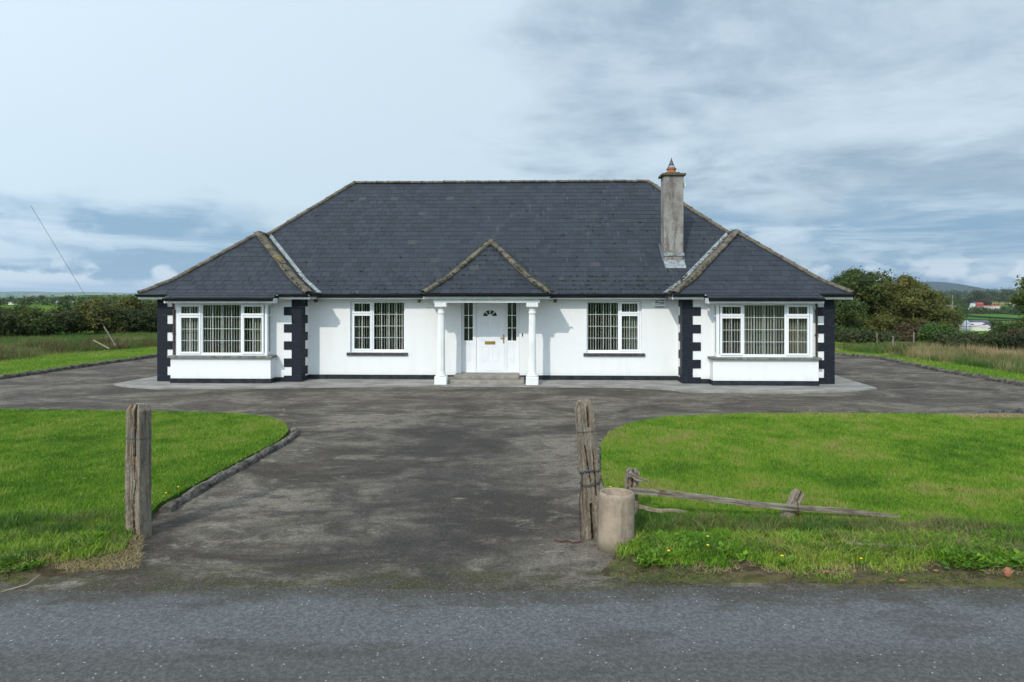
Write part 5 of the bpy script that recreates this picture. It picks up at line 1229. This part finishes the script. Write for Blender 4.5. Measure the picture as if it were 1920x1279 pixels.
# hedge on the left
hl = [(-40, 46, 566), (10, 45, 566), (55, 46, 566), (95, 47, 564), (140, 49, 572), (180, 48, 557), (225, 50, 562), (243, 53, 557), (270, 51, 570), (300, 52, 566), (340, 52, 562), (-85, 46, 564)]
hn = ['beyond the left frame edge', 'at the left frame edge', 'under the white cottage', 'below the lone round tree', 'in the dip of the hedge', 'with reddish top under the stay wire', 'right of the reddish topped one', 'with pale upright shoots near the house', 'dull brown one near the house', 'next to the left house corner', 'hidden mostly behind the house', 'outermost at left']
for i_, (px, D, pt) in enumerate(hl):
    x, y = at2(px, D); mt = ['hedge', 'hedge', 'oak', 'hedge', 'bramble', 'ash', 'hedge', 'ash', 'bramble', 'hedge', 'oak', 'hedge'][i_]
    bush('hedge_bush', x, y, max(1.2, (topz(pt, D)-tz(x, y))*(.84, .72, .90, .78, .70, 1.05, .80, 1.04, .76, .92, .9, .8)[i_]), 4.2 if i_ != 7 else 2.6, mt, 8000, .15, 90+i_, 'dark hedgerow bush '+hn[i_], group='hedge bushes left of the house', dep=3.0)
# lower skirt joining the hedge
blobs = [(x_, y_, .75, 1.5, 1.1, .95) for x_, y_ in [((px-960)/1280*D, D) for px, D in [(q, 44.5+(q+60)/60) for q in range(-80, 340, 22)]]]
tag(link('hedge_undergrowth', foliage('hedge_undergrowth', blobs, 26000, .14, 777, shell=.4), 'hedge'), 'dense dark undergrowth joining the bushes of the left hedge', 'hedge', kind='stuff')

# ------------------------------------------------------------------ far things
def far_tree(px, pt, D, wpx, mat, seed, label, h=None):
    x, y = at2(px, D); z = tz(x, y); hh = h or max(2.5, topz(pt, D)-z); w_ = wpx/1280*D
    t_ = empty('far_tree', (x, y, z-.2)); tag(t_, label, 'tree', 'far trees along the skyline'); rg = random.Random(seed)
    blobs = [(rg.uniform(-.22, .22)*w_, rg.uniform(-.2, .2)*w_, hh*rg.uniform(.42, .78), w_*rg.uniform(.2, .32), w_*.3, hh*rg.uniform(.16, .24)) for q in range(7)]
    link('crown', foliage('crown', blobs, 900, w_*.07, seed, shell=.3), mat, t_)
    MB().tube([(0, 0, -1), (0, 0, hh*.6)], [w_*.04, w_*.02], 6).build('trunk', 'bark', t_)
lf = [(25, 555, 520, 9, 'small lone tree behind the white cottage at left'), (78, 552, 560, 16, 'round far tree on the left skyline'), (116, 554, 540, 9, 'narrow far tree left of the wide one'), (133, 554, 560, 17, 'wide round far tree by the grey barn'), (160, 555, 500, 12, 'far tree where the stay wire meets the skyline'), (175, 553, 520, 18, 'wide far tree right of the stay wire'), (192, 557, 560, 10, 'small far tree left of the green hill'),
      (205, 554, 1150, 10, 'tree on top of the green far hill'), (222, 556, 1100, 14, 'tree on the right shoulder of the green hill'), (6, 559, 700, 10, 'small dark far tree at left frame edge'), (45, 560, 800, 9, 'small dark far tree in the field line'), (58, 560, 800, 8, 'second small dark tree in the field line'), (98, 560, 700, 9, 'small dark tree right of the round far tree')]
for i_, (px, pt, D, wp, lab) in enumerate(lf): far_tree(px, pt, D, wp, 'oak' if i_ % 3 else 'hedge', 200+i_, lab)
rf = [(1765, 541, 260, 46, 'dark wood edge tree left of the utility pole', 'oak'), (1735, 545, 330, 34, 'dark tree between brown tree and the hill', 'hedge'), (1795, 552, 240, 34, 'green tree right of the utility pole', 'bushgreen'), (1812, 558, 250, 24, 'dark tree below the hill slope', 'oak'), (1838, 541, 640, 36, 'domed tree above the red barn', 'bramble'), (1850, 551, 620, 26, 'russet tree behind the red barn', 'redbush'), (1780, 570, 150, 26, 'greyish willow behind the utility pole', 'hedge'), (1797, 568, 150, 22, 'grey green willow right of utility pole', 'bramble'),
      (1872, 556, 620, 12, 'small tree right of the red barns', 'oak'), (1890, 556, 640, 12, 'small tree near right frame edge', 'oak'), (1905, 554, 640, 14, 'dark far tree above the yellowing tree', 'hedge'), (1750, 562, 200, 34, 'dark spreading tree behind the pole wires', 'oak'), (1895, 570, 640, 10, 'small hedge tree right of the red barn', 'hedge')]
for i_, (px, pt, D, wp, lab, mt) in enumerate(rf): far_tree(px, pt, D, wp, mt, 230+i_, lab)
# far hedgerows and a conifer belt: one mass each
def hedgerow(px0, px1, D0, D1, h, label, mat='oak', n=5000, leaf=None):
    m_ = 40; bl_ = []; rg = random.Random(int(px0+D0))
    for q in range(m_):
        f = q/(m_-1); D = D0+(D1-D0)*f; x = (px0+(px1-px0)*f-960)/1280*D; w_ = abs(px1-px0)/1280*D/m_; hh = h*rg.uniform(.7, 1.35); bl_.append((x, D, tz(x, D)+hh*.4, w_*.9, h*.6, hh*.6))
    return tag(link('hedgerow', foliage('hedgerow', bl_, n, leaf or h*.25, int(px0+D1), shell=.3), mat), label, 'hedge', kind='stuff')
hedgerow(-60, 260, 900, 880, 5, 'far dark hedgerow along the left skyline fields'); hedgerow(-60, 330, 300, 280, 3, 'mid distance hedgerow seen over the left hedge'); hedgerow(120, 330, 170, 150, 2.6, 'hedgerow just beyond the left hedge')
hedgerow(1805, 1990, 560, 560, 4.5, 'dark hedgerow between green field and red barns'); hedgerow(1850, 1990, 1000, 1000, 12, 'conifer belt below the far right hill'); hedgerow(1690, 1850, 700, 700, 8, 'wooded strip under the blue hill', 'hedge')
hedgerow(1700, 1900, 1500, 1500, 14, 'far wood at the foot of the hill')
# buildings
def house_far(name, px, pyb, D, wpx, hpx, rpx, wall, rf_, label, cat, win=3, dep=None, rot=0, zb=None):
    x, y = at2(px, D); k = D/1280; zb = topz(pyb, D) if zb is None else zb; W = wpx*k; Hw = hpx*k; Rh = rpx*k; dp = dep or W*.4
    t_ = empty(name, (x, y, zb), R(rot)); tag(t_, label, cat)
    MB().box(-W/2, W/2, 0, dp, -3, Hw).build('wall', wall, t_)
    b = MB(); e = W*.02; b.quad((-W/2-e, -e, Hw), (W/2+e, -e, Hw), (W/2+e, dp/2, Hw+Rh), (-W/2-e, dp/2, Hw+Rh)); b.quad((W/2+e, dp+e, Hw), (-W/2-e, dp+e, Hw), (-W/2-e, dp/2, Hw+Rh), (W/2+e, dp/2, Hw+Rh))
    b.tri((-W/2, 0, Hw), (-W/2, dp/2, Hw+Rh), (-W/2, dp, Hw)); b.tri((W/2, 0, Hw), (W/2, dp, Hw), (W/2, dp/2, Hw+Rh)); b.build('roof', rf_, t_)
    for q in range(win):
        xx = -W/2+W*(q+.5)/win; MB().box(xx-W*.04, xx+W*.04, -.08, -.01, Hw*.3, Hw*.75).build('window', 'black', t_)
    return t_
house_far('far_cottage', 22, 568.5, 500, 13, 3, 3, 'farwhite', 'farroof', 'pale cottage with grey roof at the left frame edge', 'house')
house_far('far_cottage', 111, 568.5, 520, 13, 3.2, 2.8, 'farwhite', 'farroof', 'white cottage beside the narrow far tree', 'house')
house_far('far_shed', 133, 568, 540, 15, 2, 1.6, 'farwall', 'farwhite', 'long pale roofed barn below the wide far tree', 'shed', 0)
house_far('far_cottage', 215, 566.5, 900, 5, 2.6, 2, 'farwhite', 'farroof', 'tiny white house on the far green hillside', 'house', 2)
# farm in the valley on the right
FD = 352
fs = house_far('farm_shed', 1840, 616, FD, 34, 3.5, 7.0, 'farwall', 'pinkroof', 'low farm shed with pale pinkish roof beside the silo', 'shed', 0, dep=12)
for q in (-3.0, 3.4): b = MB(); kz = FD/1280; b.quad((q-.7, 1.8, 3.5*kz+.85), (q+.7, 1.8, 3.5*kz+.85), (q+.7, 3.2, 3.5*kz+1.35), (q-.7, 3.2, 3.5*kz+1.35)); b.build('rooflight', 'black', fs)
house_far('farm_shed', 1846, 608, FD+16, 36, 2.5, 4.5, 'farroof', 'farroof', 'dark grey roofed farm building behind the pink roofed shed', 'shed', 0, dep=12)
x, y = at2(1812.5, FD-4); kz = FD/1280; t_ = empty('grain_silo', (x, y, topz(614.5, FD))); tag(t_, 'silver grain silo left of the pink roofed shed', 'silo')
r = 5.2*kz; MB().lathe([(r, -2), (r, 11*kz)], 24).build('drum', 'silo', t_, smooth=True); MB().lathe([(r*1.04, 11*kz), (r*.3, 14.2*kz), (.05, 14.6*kz)], 24).build('silo_roof', 'silo', t_)
for q in range(8): MB().lathe([(r+.05, q*1.35*kz+.3), (r+.05, q*1.35*kz+.45)], 24).build('hoop', 'silo', t_)
house_far('slurry_store', 1790, 614, FD+6, 17, 3, 4.5, 'black', 'black', 'dark open shed between the utility pole and silo', 'shed', 0, dep=8)
RD = 585
t_ = house_far('red_barn', 1838, 575, RD, 12, 5, 2.5, 'redroof', 'redroof', 'red round roofed hay barn below the domed tree', 'barn', 0)
house_far('red_barn', 1852, 576, RD-4, 14, 1.4, 1.8, 'farwall', 'redroof', 'low red roofed shed right of the hay barn', 'barn', 0)
house_far('red_barn', 1868, 576, RD-8, 15, 1.6, 2.2, 'farwall', 'redroof', 'longer red roofed shed at the right end of the farm', 'barn', 0)
house_far('far_cottage', 1829.5, 573, RD+8, 5, 4, 3.5, 'farwhite', 'farroof', 'white gabled house left of the red hay barn', 'house', 1, dep=6)
house_far('farm_wall', 1832, 577.5, RD-12, 44, 2.0, .3, 'farwall', 'farwall', 'cream farmyard wall in front of the red barns', 'wall', 0, dep=.6)
house_far('far_cottage', 1905, 573, RD+30, 7, 2, 2, 'farwall', 'farroof', 'grey house right of the red barns', 'house', 2)
# poles and wires
def upole(px, D, pt, pb, label, arm=True):
    x, y = at2(px, D); zt_ = topz(pt, D); zb_ = min(tz(x, y)-.2, topz(pb, D)); t_ = empty('utility_pole', (x, y, zb_)); tag(t_, label, 'utility pole'); Hh = zt_-zb_
    MB().tube([(0, 0, 0), (0, 0, Hh)], [.17, .12], 8).build('shaft', 'pole', t_)
    if arm:
        MB().box(-.9, .9, -.07, .07, Hh-.35, Hh-.2).build('crossarm', 'pole', t_)
        for q in (-.8, 0, .8): MB().lathe([(.05, Hh-.2), (.07, Hh-.1), (.03, Hh)], 8, q, 0).build('insulator', 'farroof', t_)
    return t_
upole(1784, 120, 571, 622, 'utility pole left of the grain silo'); upole(1786, 190, 553, 600, 'farther utility pole behind the nearer one', False)
upole(1866, 90, 602, 628, 'short pole with crossarm in front of the farm sheds')
b = MB(); A_ = Vector((*at2(1866, 90), topz(604, 90))); B_ = Vector((*at2(1784, 120), topz(610, 120)))
b.tube([A_.lerp(B_, q/10)+Vector((0, 0, -1.6*(q/10)*(1-q/10))) for q in range(11)], .03, 5)
tag(b.build('overhead_wire', 'wire', None), 'thin wire between two poles near the farm', 'wire')
# haze: even, thin air over the whole valley
hz = MB().box(-8500, 8500, -300, 8600, -40, 125).build('haze', None, None) if False else None
b = MB().box(-8500, 8500, -400, 8600, -40, 125); me = b.mesh('haze'); hz = link('haze', me); hz['kind'] = 'stuff'
mm = bpy.data.materials.new('haze_air'); mm.use_nodes = True; nt = mm.node_tree; nt.nodes.clear(); pv = nt.nodes.new('ShaderNodeVolumePrincipled'); om = nt.nodes.new('ShaderNodeOutputMaterial'); nt.links.new(pv.outputs[0], om.inputs['Volume'])
pv.inputs['Color'].default_value = (.72, .84, 1, 1); pv.inputs['Density'].default_value = .00008; pv.inputs['Anisotropy'].default_value = .2; me.materials.append(mm); hz.display_type = 'WIRE'
